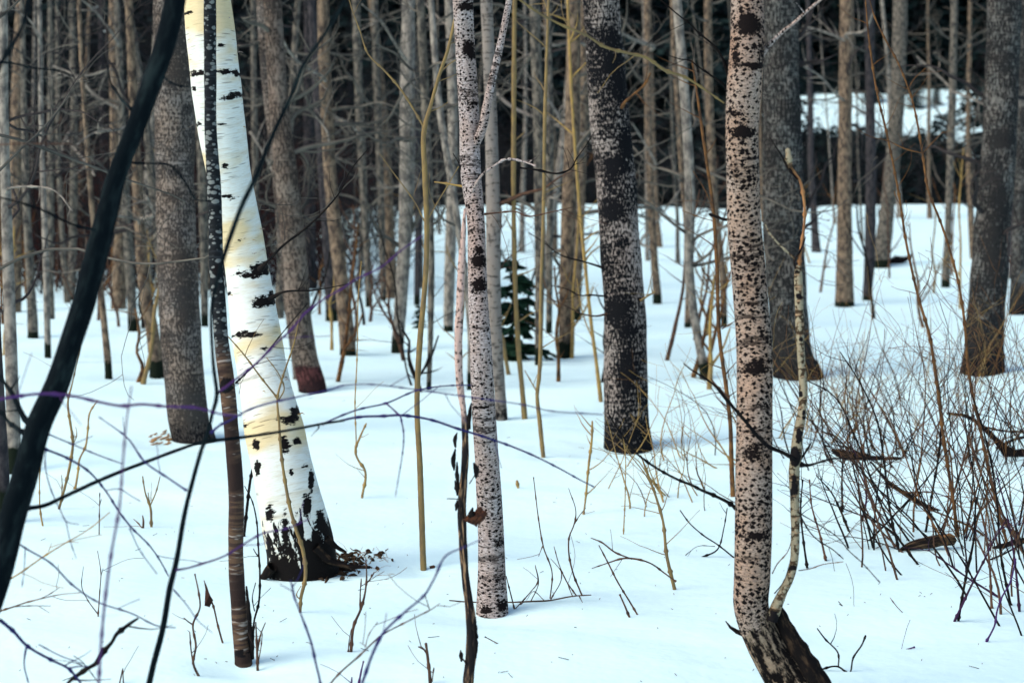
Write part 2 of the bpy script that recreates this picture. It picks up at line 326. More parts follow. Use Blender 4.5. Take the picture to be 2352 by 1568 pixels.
# ------------------------------------------------------------------ ground wells first, then trees
TREES = []   # collected specs so that wells exist before placing
def depth_of(px, py):
    return gp(px, py)
def world_path(pts, Y, bend=0., seed=0):
    rg = random.Random(seed); ph = rg.uniform(0, 6); out = []; rad = []
    y0 = pts[0][1]
    for p in pts:
        dy = bend*math.sin(ph+(y0-p[1])*.006)-bend*math.sin(ph)
        q = P(p[0], p[1], Y+dy); out.append(q); rad.append(p[2]*.5*(Y+dy)/F)
    return out, rad
def tree(kind, pts, mat, label, cat, H=9, seg=16, step=.05, group=None, scars_shade=(), foot=0., disp=.03, crown=8, low=0, lowlen=1., seed=None, Y=None,
         twigm=None, fv=6., fissf=None, bend=.08, tilt=None, flare=1.25, branch_name='crown', extend=True, band=None):
    """pts from the base up: (px, py, width px)."""
    seed = seed if seed is not None else int(pts[0][0]*3+pts[0][1])
    rg = random.Random(seed)
    g = gp(pts[0][0], pts[0][1]) if Y is None else P(pts[0][0], pts[0][1], Y)
    Y = g[1]
    W, rad = world_path(pts, Y, bend, seed)
    dv = np.gradient(np.array(W), axis=0); rad = list(np.array(rad)*np.abs(dv[:, 2])/np.linalg.norm(dv, axis=1))
    base = W[0]
    if Y is not None and base[2] > float(terrain(base[0], base[1]))+.02:      # stem leaves the frame above the ground: carry it down
        pass
    top = W[-1]; d = (W[-1]-W[-2]); d /= np.linalg.norm(d)
    vis = top[2]
    if extend:
        z = top[2]; r = rad[-1]; p = top.copy(); Ht = max(H, vis*1.6+1.5)
        n = 6; L = (Ht-vis)/n
        for i in range(n):
            d = d+np.array((rg.gauss(0, .03)-d[0]*.3, rg.gauss(0, .03)-d[1]*.3, .15)); d /= np.linalg.norm(d)
            p = p+d*L; W.append(p.copy()); rad.append(max(.006, r*(1-(i+1)/n*.9)))
    b = W[0]-np.array((0, 0, .12)); 
    t = thing(kind, (base[0], base[1], base[2]), label, cat, group)
    def dark(V):
        px, py = proj(V); D = np.zeros(len(V))
        fr = V[:, 1] < np.interp(V[:, 2], [w_[2] for w_ in W], [w_[1] for w_ in W])+.02
        for s in scars_shade:
            sx, sy, rx, ry = s[:4]; st = s[4] if len(s) > 4 else 1.
            D = np.maximum(D, st*np.exp(-(np.abs((px-sx)/rx)**2+np.abs((py-sy)/ry)**2)**1.3)*fr)
        if foot > 0: D = np.maximum(D, 1.1*np.exp(-((V[:, 2]-base[2])/foot)**2))
        return D
    mb = MB()
    W2 = [b]+W; rad2 = [rad[0]*flare]+rad
    if kind == 'broken_stem': W2 = W; rad2 = rad
    c = tube(mb, W2, rad2, seg, step, rdisp(seed, disp, 3, fv), darkf=dark if (scars_shade or foot) else None, fissf=fissf)
    mb.obj('trunk', mat, t)
    zs = c[:, 2]
    def at(z):
        i = int(np.clip(np.searchsorted(zs, z), 0, len(zs)-1)); return c[i]
    tm = twigm or BGTWIG
    def rz(z): return float(np.interp(z, [w_[2] for w_ in W], rad))
    if crown:
        mb = MB()
        zt = W[-1][2]; z0 = max(vis*.98, zt*.45) if extend else zt*.4
        for k in range(crown):
            z = rg.uniform(z0, zt*.97); a = rg.uniform(0, 6.28); rr = rz(z)
            limb(mb, at(z), (math.cos(a), math.sin(a), rg.uniform(.3, 1.1)), rg.uniform(.8, 2.2)*lowlen, max(.006, rr*.4), 1, rg, .3, .2, 4, 5)
        mb.obj('crown', tm, t)
    if low:
        mb = MB(); zt = max(vis, base[2]+1.5)
        for k in range(low):
            z = base[2]+(zt-base[2])*rg.uniform(.25, 1.15); a = rg.uniform(0, 6.28); rr = rz(z)
            limb(mb, at(z), (math.cos(a), math.sin(a)*.7, rg.uniform(-.15, .6)), rg.uniform(.5, 1.5)*lowlen, max(.004, min(rr*.35, .028)), 2, rg, .12, .28, 4, 5, .003 if Y > 18 else .0015)
        mb.obj('branches', tm, t)
    t['_Y'] = Y; t['_W'] = 1
    return t, c, Y
def add_branch(t, Y, pts, mat, name='branch', r0=None, r1=None, dY0=0., dY1=0., seg=6, sub=(), rough=.12, label=None, tw=0, buds=0):
    """pts (px,py[,width]) traced near the tree's own depth; dY pulls the tip nearer (-) or farther (+)."""
    n = len(pts); W = []; rad = []
    if mat in (BLUE, PLUM): pts = [(p[0], p[1], p[2]*1.08) if len(p) > 2 else p for p in pts]
    for i, p in enumerate(pts):
        y = Y+dY0+(dY1-dY0)*i/max(1, n-1); W.append(P(p[0], p[1], y))
        wpx = p[2] if len(p) > 2 else (r0+(r1-r0)*i/max(1, n-1)); rad.append(wpx*.5*y/F)
    mb = MB(); sd = int(pts[0][0]*7+pts[0][1]*3)
    base_d = rdisp(sd, rough, 2, 30); sp_ = .075*max(1., Y/7.); ph_ = (sd % 10)/10.
    nod = (lambda th, t_, rr: base_d(th, t_, rr)+(.75*np.exp(-(((t_/sp_+ph_) % 1-.5)/.07)**2) if max(rad) < .009 else 0))
    c = tube(mb, W, rad, seg, .009 if max(rad) < .009 and Y < 16 else .02 if Y < 16 else .06, nod, v0=sd % 9)
    rg = random.Random(sd)
    for k in range(tw):
        i = rg.randint(len(c)//5, len(c)-2); d = c[i+1]-c[i]; d /= np.linalg.norm(d); q = np.array((rg.gauss(0, 1), rg.gauss(0, .5), rg.gauss(0, 1))); q -= q@d*d; q /= np.linalg.norm(q)
        L = rg.uniform(.04, .16)*(Y/6.)
        limb(mb, c[i], d*.7+q, L, max(.0011, rad[-1]*.8), 0, rg, .1, .15, 0, 4, .0009)
    o = mb.obj(name, mat, t)
    if label: o['label'] = label
    for s in sub:
        add_branch(t, Y, s, mat, name, max(1.6, (r1 or 3)*.9), 1.6, dY0+(dY1-dY0)*.5, dY0+(dY1-dY0)*.7, 5, rough=rough)
    for k in range(buds):
        i = int((k+1)/(buds+.3)*(len(c)-2)); mbb = MB()
        p = c[i]; tube(mbb, [p-np.array((0, 0, .006)), p, p+np.array((0, 0, .007))], [.002, .0045, .002], 7, .003)
        mbb.obj('bud', REDB, o if '_o' in o else None); 
        bo = COL.objects[-1]
    return c
# ================================================================== PROMINENT TREES (pts base first)
def up(*p): return list(p)[::-1]
for (px, py, wr, wd) in ((690, 1318, .5, .05), (559, 1524, .16, .04), (445, 1008, .5, .07), (1131, 1408, .25, .04), (1442, 1025, .5, .08), (1832, 862, .7, .10), (2257, 853, .6, .08),
                         (973, 1307, .15, .03), (913, 808, .35, .06), (800, 815, .4, .06), (762, 737, .35, .06), (360, 866, .35, .06), (305, 760, .35, .06), (34, 1085, .3, .05), (250, 869, .25, .04), (1297, 821, .35, .06), (1510, 697, .4, .06), (1620, 870, .3, .05), (1940, 702, .5, .08), (1248, 1050, .12, .02), (1205, 962, .12, .02), (76, 775, .3, .05), (718, 896, .5, .08), (1151, 962, .3, .06), (1835, 1620, .4, .05)):
    g = gp(px, py); WELLS.append((g[0], g[1], wr, wd))
# --- white birch
BX = [(695, 1320, 172), (690, 1262, 160), (677, 1200, 154), (662, 1131, 146), (629, 980, 138), (612, 900, 124), (591, 778, 115), (565, 605, 101), (545, 500, 101), (526, 403, 106), (510, 300, 112), (498, 201, 118), (476, 0, 108)]
def birch_fiss(V):
    px, py = proj(V); v = sst(1040, 1320, py)*.95-.22
    v = v+sst(660, 760, px)*sst(1050, 1250, py)*.3
    return np.where(py < 1060, -1., v)
bs = [(520, 165, 26, 7), (552, 172, 16, 6), (525, 224, 22, 6), (545, 217, 18, 6), (450, 170, 18, 8), (462, 168, 10, 8), (430, 30, 22, 4), (545, 30, 9, 3), (510, 285, 12, 6, .8), (517, 382, 11, 6), (528, 453, 18, 5), (512, 455, 10, 4), (556, 551, 14, 3, .8),
      (600, 618, 24, 16), (575, 632, 22, 8), (548, 625, 12, 5, .9), (612, 690, 28, 12), (628, 680, 14, 12), (595, 700, 18, 7), (570, 768, 32, 7), (545, 772, 16, 5, .9), (606, 802, 12, 5, .9), (522, 675, 10, 5), (508, 105, 10, 3),
      (662, 963, 24, 9), (678, 945, 12, 12), (655, 1020, 12, 20), (683, 1012, 12, 7), (592, 1075, 8, 18), (588, 1020, 9, 12), (670, 1085, 6, 10), (560, 975, 10, 6, .9), (540, 880, 9, 6, .8), (700, 1071, 9, 7, .8), (456, 285, 8, 7, .8), (446, 205, 7, 6),
      (715, 1105, 7, 26), (705, 1160, 10, 26), (735, 1200, 12, 30), (620, 1180, 12, 22, .8), (655, 1230, 9, 60, .9), (690, 1250, 9, 40, .9), (725, 1250, 12, 34), (750, 1265, 16, 30, .9), (630, 1290, 8, 30, .9), (700, 1318, 90, 12), (612, 1318, 20, 12)]
t, c, Yb = tree('birch_tree', BX, BIRCH, 'thick white birch with yellow patches and black splits at its foot', 'tree', 11, 64, .018, scars_shade=[(q[0], q[1], q[2]*1.25, q[3]*1.25)+tuple(q[4:]) for q in bs], disp=.035, crown=12, seed=5, fissf=birch_fiss, twigm=DARKTW, flare=1.25)
TB = t
add_branch(t, Yb-.12, [(598, 618, 18), (615, 600, 7), (650, 564, 6), (690, 534, 6), (730, 499, 5), (785, 434, 4), (801, 398, 3.5), (847, 340, 2.5)], DARKTW, dY1=-.4, tw=6)
add_branch(t, Yb-.1, [(620, 686, 14), (650, 671, 5), (715, 667, 4), (760, 660, 3), (800, 652, 2.5)], DARKTW, dY1=-.2, tw=4)
# buttress roots of the birch
mb = MB()
for pts, r0, r1 in (([(725, 1255), (755, 1285), (800, 1300), (850, 1302)], 20, 7), ([(625, 1300), (612, 1318), (600, 1328)], 26, 12), ([(750, 1235), (772, 1255), (795, 1268)], 15, 6)):
    W = [P(p[0], p[1], Yb-.15+.02*i) for i, p in enumerate(pts)]
    tube(mb, W, [np.interp(i, [0, len(pts)-1], [r0, r1])*.5*Yb/F for i in range(len(pts))], 12, .012, rdisp(int(r0), .2, 4, 40))
    mb.obj('root', ROTTEN, t); mb = MB()
rg = random.Random(77)
for k in range(22):                                                 # curls of loose paper bark
    py = rg.uniform(20, 1120); i_ = [q[1] for q in BX[::-1]]; cx = float(np.interp(py, i_, [q[0] for q in BX[::-1]])); hw = float(np.interp(py, i_, [q[2] for q in BX[::-1]]))*.5
    f_ = rg.choice((-1, 1))*rg.uniform(.80, 1.0) if k % 3 else rg.uniform(-.6, .8); a = P(cx+hw*f_, py, Yb-math.sqrt(max(0, 1-f_*f_))*hw*Yb/F-.002)
    L_ = rg.uniform(.008, .028); mb = MB(); tube(mb, [a, a+np.array((L_*.5, -.004, rg.uniform(-.003, .006))), a+np.array((L_, -.001, rg.uniform(-.006, .004)))], [.0008, rg.uniform(.0015, .003), .0006], 6, .004)
    mb.obj('paper_curl', OCHRE if k % 4 == 0 else ASPEN2, TB)
# --- thin dark tree with lichen
LX = [(559, 1524, 42), (551, 1433, 38), (542, 1282, 36), (542, 1131, 36), (530, 975, 33), (520, 870, 36), (509, 786, 33), (503, 705, 32), (496, 605, 33), (495, 520, 32), (490, 403, 33), (484, 300, 28), (483, 201, 28), (482, 0, 28)]
def lf(V):
    px, py = proj(V); return sst(770, 850, py)
t, c, Y = tree('lichened_tree', LX, LICHEN, 'slender dark tree spotted with grey lichen, standing in front of the white birch', 'tree', 7, 24, .015, disp=.05, crown=6, seed=8, fissf=lf, fv=14, bend=.03, scars_shade=[(520, 885, 20, 22), (500, 620, 16, 14), (556, 1500, 30, 16, .7)], twigm=DARKTW, flare=1.0)
mb = MB()                                                           # lip of loosened bark near the foot
for k, (a, b) in enumerate((((566, 1345), (572, 1500)), ((568, 1400), (580, 1512)))):
    tube(mb, [P(a[0], a[1], Y-.02), P((a[0]+b[0])/2+4, (a[1]+b[1])/2, Y-.03), P(b[0], b[1], Y)], [.003, .009, .006], 6, .01, rdisp(k, .3, 2, 60))
    mb.obj('bark_strip', DARKTW, t); mb = MB()
add_branch(t, Y, R('D', [(1075, 200, 10), (1130, 150, 6), (1200, 80, 6), (1290, -30, 5), (1400, -160, 5)]), DARKTW, dY1=-.6, tw=3)
# --- big grey brown tree on the left
t, c, Y = tree('aspen_tree', [(445, 1010, 106), (437, 980, 96), (425, 879, 93), (416, 786, 95), (408, 605, 94), (402, 403, 88), (402, 252, 92), (398, 100, 88), (396, 0, 86)], ROUGH2,
   'stout grey-brown trunk crossed by the leaning black stem, left of the white birch', 'tree', 12, 40, .03, scars_shade=[(415, 180, 40, 25, .6), (430, 250, 14, 12), (400, 395, 30, 14), (430, 690, 24, 60, .6), (445, 985, 70, 40, .8), (395, 450, 20, 12, .9), (420, 592, 16, 10), (380, 770, 14, 10)], disp=.04, crown=10, low=0, foot=.22)
YT3 = Y
# --- pale aspen in the centre with a fork
t, c, Y = tree('aspen_tree', [(1131, 1409, 74), (1130, 1332, 66), (1128, 1231, 60), (1120, 1080, 58), (1110, 929, 54), (1103, 778, 50), (1098, 690, 46), (1096, 605, 44), (1093, 504, 43), (1082, 403, 48), (1077, 252, 48), (1068, 101, 46), (1063, 0, 50)], ASPEN2,
   'pale speckled forked aspen rising from the bare snow at the centre', 'tree', 8, 40, .012, scars_shade=[(1073, 15, 26, 14), (1077, 112, 18, 22), (1085, 128, 14, 12), (1100, 600, 22, 20), (1101, 655, 22, 20), (1100, 575, 14, 10), (1105, 935, 26, 5), (1085, 237, 26, 7, .8), (1135, 1395, 60, 22, .42), (1115, 1400, 14, 14, .9), (1155, 1390, 16, 20, .9), (1145, 1330, 28, 40, .5), (1148, 1245, 22, 18, .7)], disp=.03, crown=5, foot=0, seed=21, twigm=BROWN)
TA, YA = t, Y
add_branch(t, Y, [(1092, 330, 22), (1104, 305, 22), (1118, 245, 20), (1126, 205, 18), (1144, 126, 17), (1158, 60, 15), (1170, 0, 15), (1190, -120, 12), (1205, -300, 6)], ASPEN2, 'fork', dY1=-.1, seg=16, rough=.04, dY0=-.015)
add_branch(t, Y-.03, R('B', [(590, 910, 14), (610, 860, 13), (645, 800, 11), (700, 758, 10), (760, 725, 11), (830, 735, 9), (895, 758, 7)]), ASPEN2, dY1=-.3, tw=2)
add_branch(t, Y-.2, R('B', [(820, 765, 6), (900, 775, 10), (1000, 790, 9), (1050, 770, 7), (1080, 720, 5), (1110, 680, 4), (1160, 600, 3)]), DARKTW, tw=8, rough=.3)
add_branch(t, Y-.03, R('B', [(590, 985, 9), (720, 970, 8), (800, 965, 6), (850, 985, 7), (970, 965, 5), (1060, 945, 3)]), BROWN, dY1=-.2, tw=7, rough=.3)
add_branch(t, Y-.02, R('B', [(560, 850, 12), (530, 845, 10), (480, 836, 9), (430, 830, 6)]), OCHRE, tw=0)
add_branch(t, Y-.02, R('B', [(560, 800, 6), (540, 740, 5), (515, 700, 4)]), DARKTW, rough=.3)
# --- dead snag beside it
SN = [(1078, 1625, 22), (1076, 1568, 26), (1084, 1483, 28), (1080, 1408, 22), (1070, 1332, 17), (1063, 1231, 19), (1061, 1150, 20), (1064, 1110, 18), (1069, 1040, 17), (1068, 985, 16), (1066, 954, 14), (1056, 879, 17), (1053, 778, 18), (1057, 690, 17), (1060, 605, 16), (1064, 540, 12), (1066, 505, 9), (1068, 480, 6)]
def snagd(V):
    px, py = proj(V); return sst(930, 990, py)*.0
SNAG = M('dead snag bark')
_u = SNAG.mix(SNAG.step(SNAG.noise(SNAG.uv(80, 9), 1, 4, .6), .50, .64), (.014, .013, .014), (.30, .19, .11))
_v = SNAG.mix(SNAG.step(SNAG.noise(SNAG.uv(60, 60, off=3), 1, 3), .52, .6), (.42, .30, .26), (.07, .05, .045))
SNAG = SNAG.done(SNAG.mix(SNAG.attr('fiss'), _v, _u), SNAG.noise(SNAG.uv(80, 20), 1, 4), .9, .004)
t, c, Y = tree('dead_snag', SN, SNAG, 'thin dead snag with peeling black bark leaning on the pale forked aspen', 'tree', 3, 20, .01, disp=.10, crown=0, fv=26, seed=31, extend=False, bend=.02, fissf=lambda V: sst(935, 985, proj(V)[1]), flare=1.)
rg = random.Random(4)
mb = MB()
for (px, py, L) in ((1046, 1055, 50), (1050, 1010, 34), (1045, 1120, 34), (1050, 1160, 24), (1083, 955, 60), (1088, 1080, 36), (1050, 1090, 60), (1090, 1480, 60), (1092, 1440, 50), (1058, 1505, 26), (1086, 1180, 30)):
    a = P(px, py-L/2, Y-.03); b = P(px+rg.uniform(-6, 6), py+L/2, Y-.02)
    tube(mb, [a, (a+b)/2+np.array((rg.uniform(-.006, .006), 0, 0)), b], [.002, rg.uniform(.006, .011), .003], 6, .008, rdisp(px, .45, 2, 90))
    mb.obj('bark_flake', DARKTW, t); mb = MB()
mb = MB(); ctr = P(1083, 1187, Y-.01)
for k in range(5):
    a = ctr+np.array((rg.uniform(-.012, .02), rg.uniform(-.01, .01), rg.uniform(-.03, .02)))
    tube(mb, [a, a+np.array((rg.uniform(.0, .03), .0, rg.uniform(.02, .04)))], [.018, .010], 8, .008, rdisp(k+3, .35, 3, 60))
tag(mb.obj('bracket_fungus', LEAFM, t), 'rust-brown lump on the trunk', None)
add_branch(t, Y, R('E', [(570, 440, 16), (590, 380, 12), (598, 330, 7)]), DEADW, rough=.4)
add_branch(t, Y, R('E', [(590, 660, 6), (620, 610, 5), (635, 570, 3)]), DARKTW)
add_branch(t, Y, R('E', [(545, 730, 5), (515, 728, 5), (487, 728, 4)]), DARKTW)
add_branch(t, Y, R('E', [(590, 1490, 12), (565, 1465, 9), (550, 1445, 6)]), DARKTW)
# --- dark furrowed poplar
t, c, Y = tree('poplar_tree', [(1442, 1028, 118), (1439, 980, 106), (1437, 878, 101), (1436, 778, 98), (1434, 700, 94), (1427, 605, 93), (1420, 504, 89), (1413, 403, 91), (1403, 302, 91), (1394, 201, 92), (1387, 101, 88), (1380, 0, 86)], ROUGH,
   'stout black-and-pink furrowed poplar standing alone, right of the centre', 'tree', 12, 48, .022, scars_shade=[(1398, 95, 42, 26, .7), (1415, 150, 30, 30), (1425, 200, 24, 50, .9), (1404, 380, 40, 26), (1402, 400, 20, 30), (1408, 485, 26, 20), (1430, 560, 14, 14, .8), (1418, 710, 40, 30, .9), (1445, 760, 26, 24, .8), (1440, 850, 20, 60, .8), (1442, 1010, 90, 42, 1.), (1440, 330, 18, 40, .8), (1470, 440, 12, 30, .9)], disp=.045, crown=10, foot=.14)
TP, YP = t, Y
for pts, m_ in ((R('B', [(1200, 1220, 14), (1120, 1195, 9), (1060, 1180, 9), (1000, 1160, 7), (935, 1110, 5), (860, 1060, 4)]), DARKTW), (R('B', [(1210, 1350, 10), (1150, 1345, 8), (1090, 1345, 6), (1040, 1320, 5), (960, 1300, 4)]), DARKTW),
    (R('B', [(1215, 1430, 12), (1170, 1440, 9), (1110, 1432, 7), (1040, 1400, 6), (960, 1360, 5), (880, 1300, 4)]), BROWN), (R('B', [(1285, 490, 20), (1300, 465, 15), (1340, 430, 11), (1390, 385, 12), (1415, 335, 8)]), RUST),
    (R('B', [(1370, 1370, 14), (1400, 1350, 10), (1435, 1330, 6)]), OLIVE)):
    add_branch(t, Y-.1, pts, m_, dY1=-.3, tw=3)
# --- front aspen, spotted with diamonds
AX = [(1838, 1625, 150), (1822, 1583, 138), (1800, 1545, 120), (1770, 1500, 104), (1748, 1460, 92), (1733, 1425, 84), (1725, 1390, 82), (1727, 1332, 84), (1730, 1231, 84), (1731, 1080, 86), (1733, 929, 82), (1732, 778, 84), (1726, 705, 80), (1718, 605, 80), (1709, 504, 78), (1706, 403, 76), (1704, 302, 76), (1709, 201, 80), (1716, 101, 80), (1716, 0, 76)]
t, c, Y = tree('aspen_tree', AX, ASPEN, 'nearest aspen, pinkish bark densely marked with black diamonds, foot bent to the right', 'tree', 7.5, 56, .009,
   scars_shade=[(1722, 60, 36, 26), (1718, 45, 26, 18), (1690, 130, 8, 40, .8), (1750, 120, 8, 40, .7), (1700, 150, 26, 8, .8), (1735, 150, 36, 10), (1708, 305, 36, 16), (1705, 298, 16, 18), (1690, 260, 26, 10, .8), (1735, 850, 40, 12), (1740, 835, 24, 10), (1730, 1040, 40, 30, .75), (1740, 1230, 44, 14, .85), (1725, 700, 36, 10, .6),
          (1770, 1370, 20, 60, .6), (1762, 1120, 22, 320, .5), (1758, 700, 14, 300, .42), (1745, 1020, 24, 40, .6), (1750, 930, 26, 12, .6), (1800, 1470, 40, 60, .55), (1820, 1560, 60, 50, .6), (1735, 1400, 50, 60, .38), (1750, 1480, 60, 60, .5), (1790, 1570, 80, 60, .58)], disp=.025, crown=5, seed=41, bend=.04, twigm=BROWN, fissf=lambda V: sst(1290, 1600, proj(V)[1]+(proj(V)[0]-1735)*.9), flare=1.1)  # two tall right-edge entries paint the trunk's shaded side into the bark colour
TF, YF = t, Y
add_branch(t, Y, R('C', [(350, 290, 26), (380, 240, 24), (430, 180, 18), (480, 135, 17), (520, 105, 16), (580, 50, 15), (640, 0, 13), (760, -110, 9)]), ASPEN2, 'branch', dY1=-.25, seg=10, tw=1)
add_branch(t, Y, R('C', [(225, 370, 16), (215, 330, 14), (190, 260, 12), (150, 205, 11), (90, 155, 10), (40, 105, 8), (0, 75, 7), (-90, 0, 5)]), DARKTW, dY1=-.2, tw=3)
add_branch(t, Y, R('C', [(215, 420, 13), (200, 390, 11), (150, 350, 10), (90, 310, 8), (40, 275, 7), (0, 270, 5), (-60, 250, 3)]), DARKTW, dY1=-.2, tw=3)
add_branch(t, Y-.05, R('F', [(255, 775, 22), (235, 755, 18), (160, 715, 16), (100, 690, 15), (50, 665, 13), (0, 645, 12), (-70, 610, 11), (-150, 560, 11), (-215, 505, 10), (-270, 430, 9), (-310, 370, 10), (-325, 340, 7), (-330, 250, 4)]), DARKTW, dY1=-.35, tw=4, label='long black dead branch drooping left across the snow')
add_branch(t, Y, R('C', [(230, 1000, 14), (205, 1000, 13), (160, 985, 12), (130, 975, 7)]), DARKTW, rough=.4)
add_branch(t, Y, R('F', [(290, 1345, 26), (235, 1318, 15), (215, 1295, 9), (208, 1285, 5)]), DARKTW, rough=.2)
add_branch(t, Y-.1, R('B', [(1750, 470, 8), (1650, 400, 10), (1568, 350, 12), (1480, 320, 13), (1400, 265, 12), (1300, 240, 12), (1210, 215, 13), (1120, 160, 12), (1000, 110, 11), (890, 50, 10), (820, 0, 9), (700, -80, 6)]), OLIVE, dY1=-.6, tw=6, rough=.2)
mb = MB()                                                           # torn root plate at the foot
for pts, r0, r1 in (([(1782, 1395), (1806, 1450), (1840, 1510), (1868, 1560), (1890, 1615)], 30, 74), ([(1760, 1430), (1795, 1500), (1822, 1560), (1850, 1620)], 22, 60)):
    W = [P(p[0], p[1], Y-.035) for p in pts]
    tube(mb, W, [np.interp(i, [0, len(pts)-1], [r0, r1])*.5*Y/F for i in range(len(pts))], 14, .012, rdisp(int(r0), .16, 4, 40))
    mb.obj('root', ROTTEN, t); mb = MB()
# --- companion stem with lichen, broken top
t, c, Y2 = tree('broken_stem', [(1772, 1425, 30), (1780, 1400, 30), (1789, 1378, 27), (1799, 1357, 24), (1815, 1325, 20), (1822, 1300, 20), (1827, 1231, 20), (1825, 1131, 22), (1824, 1075, 24), (1828, 1050, 26), (1832, 1005, 24), (1843, 940, 20), (1845, 890, 20), (1841, 840, 18), (1838, 778, 19), (1836, 705, 20), (1834, 640, 20), (1833, 612, 16)], LICHEN2,
   'thin lichened stem growing from the foot of the nearest aspen, broken off at the top', 'tree', 3, 22, .01, Y=YF-.08, extend=False, crown=0, disp=.08, fv=26, seed=51, bend=.0, scars_shade=[(1826, 1050, 16, 30), (1836, 1000, 12, 30, .8), (1824, 1120, 14, 50, .7), (1822, 1304, 14, 8), (1838, 905, 9, 9), (1835, 680, 10, 8), (1840, 780, 9, 9, .8), (1772, 1425, 30, 34, .75), (1846, 950, 8, 30, .7)])
Y = Y2
add_branch(t, Y, R('C', [(545, 1240, 16), (545, 1190, 17), (556, 1100, 14), (566, 1020, 13), (568, 950, 15), (560, 880, 15), (545, 820, 14), (520, 785, 12), (500, 755, 12)]), SPLIT, 'split_wood', rough=.15, label='bare orange split wood above the break')
add_branch(t, Y-.005, R('C', [(535, 1240, 16), (520, 1190, 10), (545, 1150, 8), (572, 1080, 6)]), DARKTW, 'bark_strip', rough=.4)
add_branch(t, Y-.005, R('C', [(535, 820, 9), (510, 790, 10), (480, 745, 9), (465, 715, 6), (430, 660, 4), (405, 620, 3)]), DARKTW, 'branch', rough=.4)
add_branch(t, Y-.01, R('C', [(505, 765, 22), (497, 730, 24), (490, 680, 23)]), LICHEN2, 'stub', rough=.12, seg=12)
add_branch(t, Y, R('C', [(525, 1180, 12), (480, 1140, 10), (430, 1090, 9), (400, 1050, 8), (388, 1020, 6)]), LICHEN2, 'branch', rough=.3)
add_branch(t, Y-.03, R('F', [(525, 550, 26), (490, 530, 20), (450, 510, 18), (400, 490, 19), (350, 440, 18), (310, 390, 17), (250, 320, 15), (215, 280, 16), (160, 215, 11), (100, 170, 9), (50, 140, 7), (15, 112, 5)]), DARKTW, 'branch', dY1=-.25, rough=.22, tw=2, label='bent black branch crossing in front of the nearest aspen')
add_branch(t, Y-.1, R('F', [(225, 270, 12), (180, 230, 12), (150, 195, 9), (140, 178, 6)]), BROWN, 'branch', rough=.3)
add_branch(t, Y, R('F', [(540, 570, 20), (580, 575, 12), (640, 560, 9), (700, 545, 7), (790, 545, 6), (880, 540, 4)]), DARKTW, 'branch', rough=.3, tw=8)
add_branch(t, Y, R('F', [(545, 555, 14), (575, 510, 9), (600, 470, 6)]), DARKTW, 'branch', rough=.3)
add_branch(t, Y, R('F', [(540, 1055, 5), (600, 1045, 4), (640, 1030, 4), (745, 1015, 3)]), RUST, 'branch')
add_branch(t, Y, R('F', [(545, 800, 7), (600, 890, 6), (640, 925, 6), (690, 955, 6), (745, 1002, 4)]), DARKTW, 'branch', tw=2)
add_branch(t, Y, R('F', [(520, 780, 6), (640, 850, 5), (720, 905, 5), (770, 965, 5), (830, 1020, 5), (912, 1110, 4)]), DARKTW, 'branch', dY1=-.5, tw=2)
add_branch(t, Y, R('F', [(420, 1070, 5), (440, 1030, 5), (490, 970, 4), (520, 850, 4)]), RUST, 'branch')
add_branch(t, Y, R('F', [(430, 1160, 6), (470, 1110, 5), (500, 1020, 4), (540, 700, 4), (545, 600, 3)]), DARKTW, 'branch')
# --- other stout trees
t, c, Y = tree('poplar_tree', [(1832, 866, 128), (1822, 835, 104), (1816, 790, 92), (1810, 720, 90), (1803, 600, 92), (1798, 400, 90), (1795, 200, 84), (1795, 0, 82)], ROUGHD, 'broad dark grey trunk with a flared black foot behind the nearest aspen', 'tree', 14, 30, .05, foot=.35, disp=.05, crown=10, low=8, flare=1.3, twigm=BGTWIGD)
t, c, Y = tree('poplar_tree', [(2257, 856, 104), (2260, 800, 92), (2263, 740, 86), (2271, 655, 85), (2281, 504, 80), (2294, 353, 78), (2301, 201, 78), (2307, 0, 78)], ROUGHD, 'stout grey trunk with black fissures near the right edge, brush at its foot', 'tree', 14, 30, .04, foot=.5, disp=.04, crown=10, low=6, scars_shade=[(2290, 440, 26, 60, .7), (2300, 320, 40, 18, .8), (2285, 560, 26, 60, .7), (2265, 820, 60, 60, .9)], twigm=BGTWIGD)
t, c, Y = tree('bare_tree', [(2336, 722, 40), (2338, 640, 34), (2343, 500, 32), (2347, 300, 30), (2350, 0, 26)], ROUGHD, 'dark slim trunk at the right edge behind the stout grey one', 'tree', 13, 14, .1, foot=.25, crown=8, low=6, twigm=BGTWIGD)
t, c, Y = tree('bare_tree', [(1151, 963, 30), (1148, 900, 26), (1140, 800, 30), (1134, 700, 34), (1133, 500, 34), (1127, 250, 28), (1117, 0, 27)], SMOOTHP, 'smooth pale young trunk close behind the forked aspen', 'tree', 11, 16, .05, foot=.13, crown=8, low=2, twigm=BROWN)
t, c, Y = tree('bare_tree', [(718, 898, 68), (703, 835, 60), (690, 760, 58), (678, 600, 56), (662, 450, 54), (642, 250, 46), (625, 0, 42)], ROUGHR, 'leaning grey-brown trunk with a reddish foot, right behind the white birch', 'tree', 13, 24, .06, foot=.06, fissf=lambda V: sst(830, 850, proj(V)[1]), crown=10, low=10, twigm=BGTWIG)
t, c, Y = tree('bare_tree', [(688, 870, 30), (678, 780, 30), (660, 650, 30), (640, 400, 30), (610, 150, 26), (600, 0, 24)], ROUGH2, 'thinner brown trunk touching the reddish-footed one behind the white birch', 'tree', 13, 16, .08, crown=8, low=6)
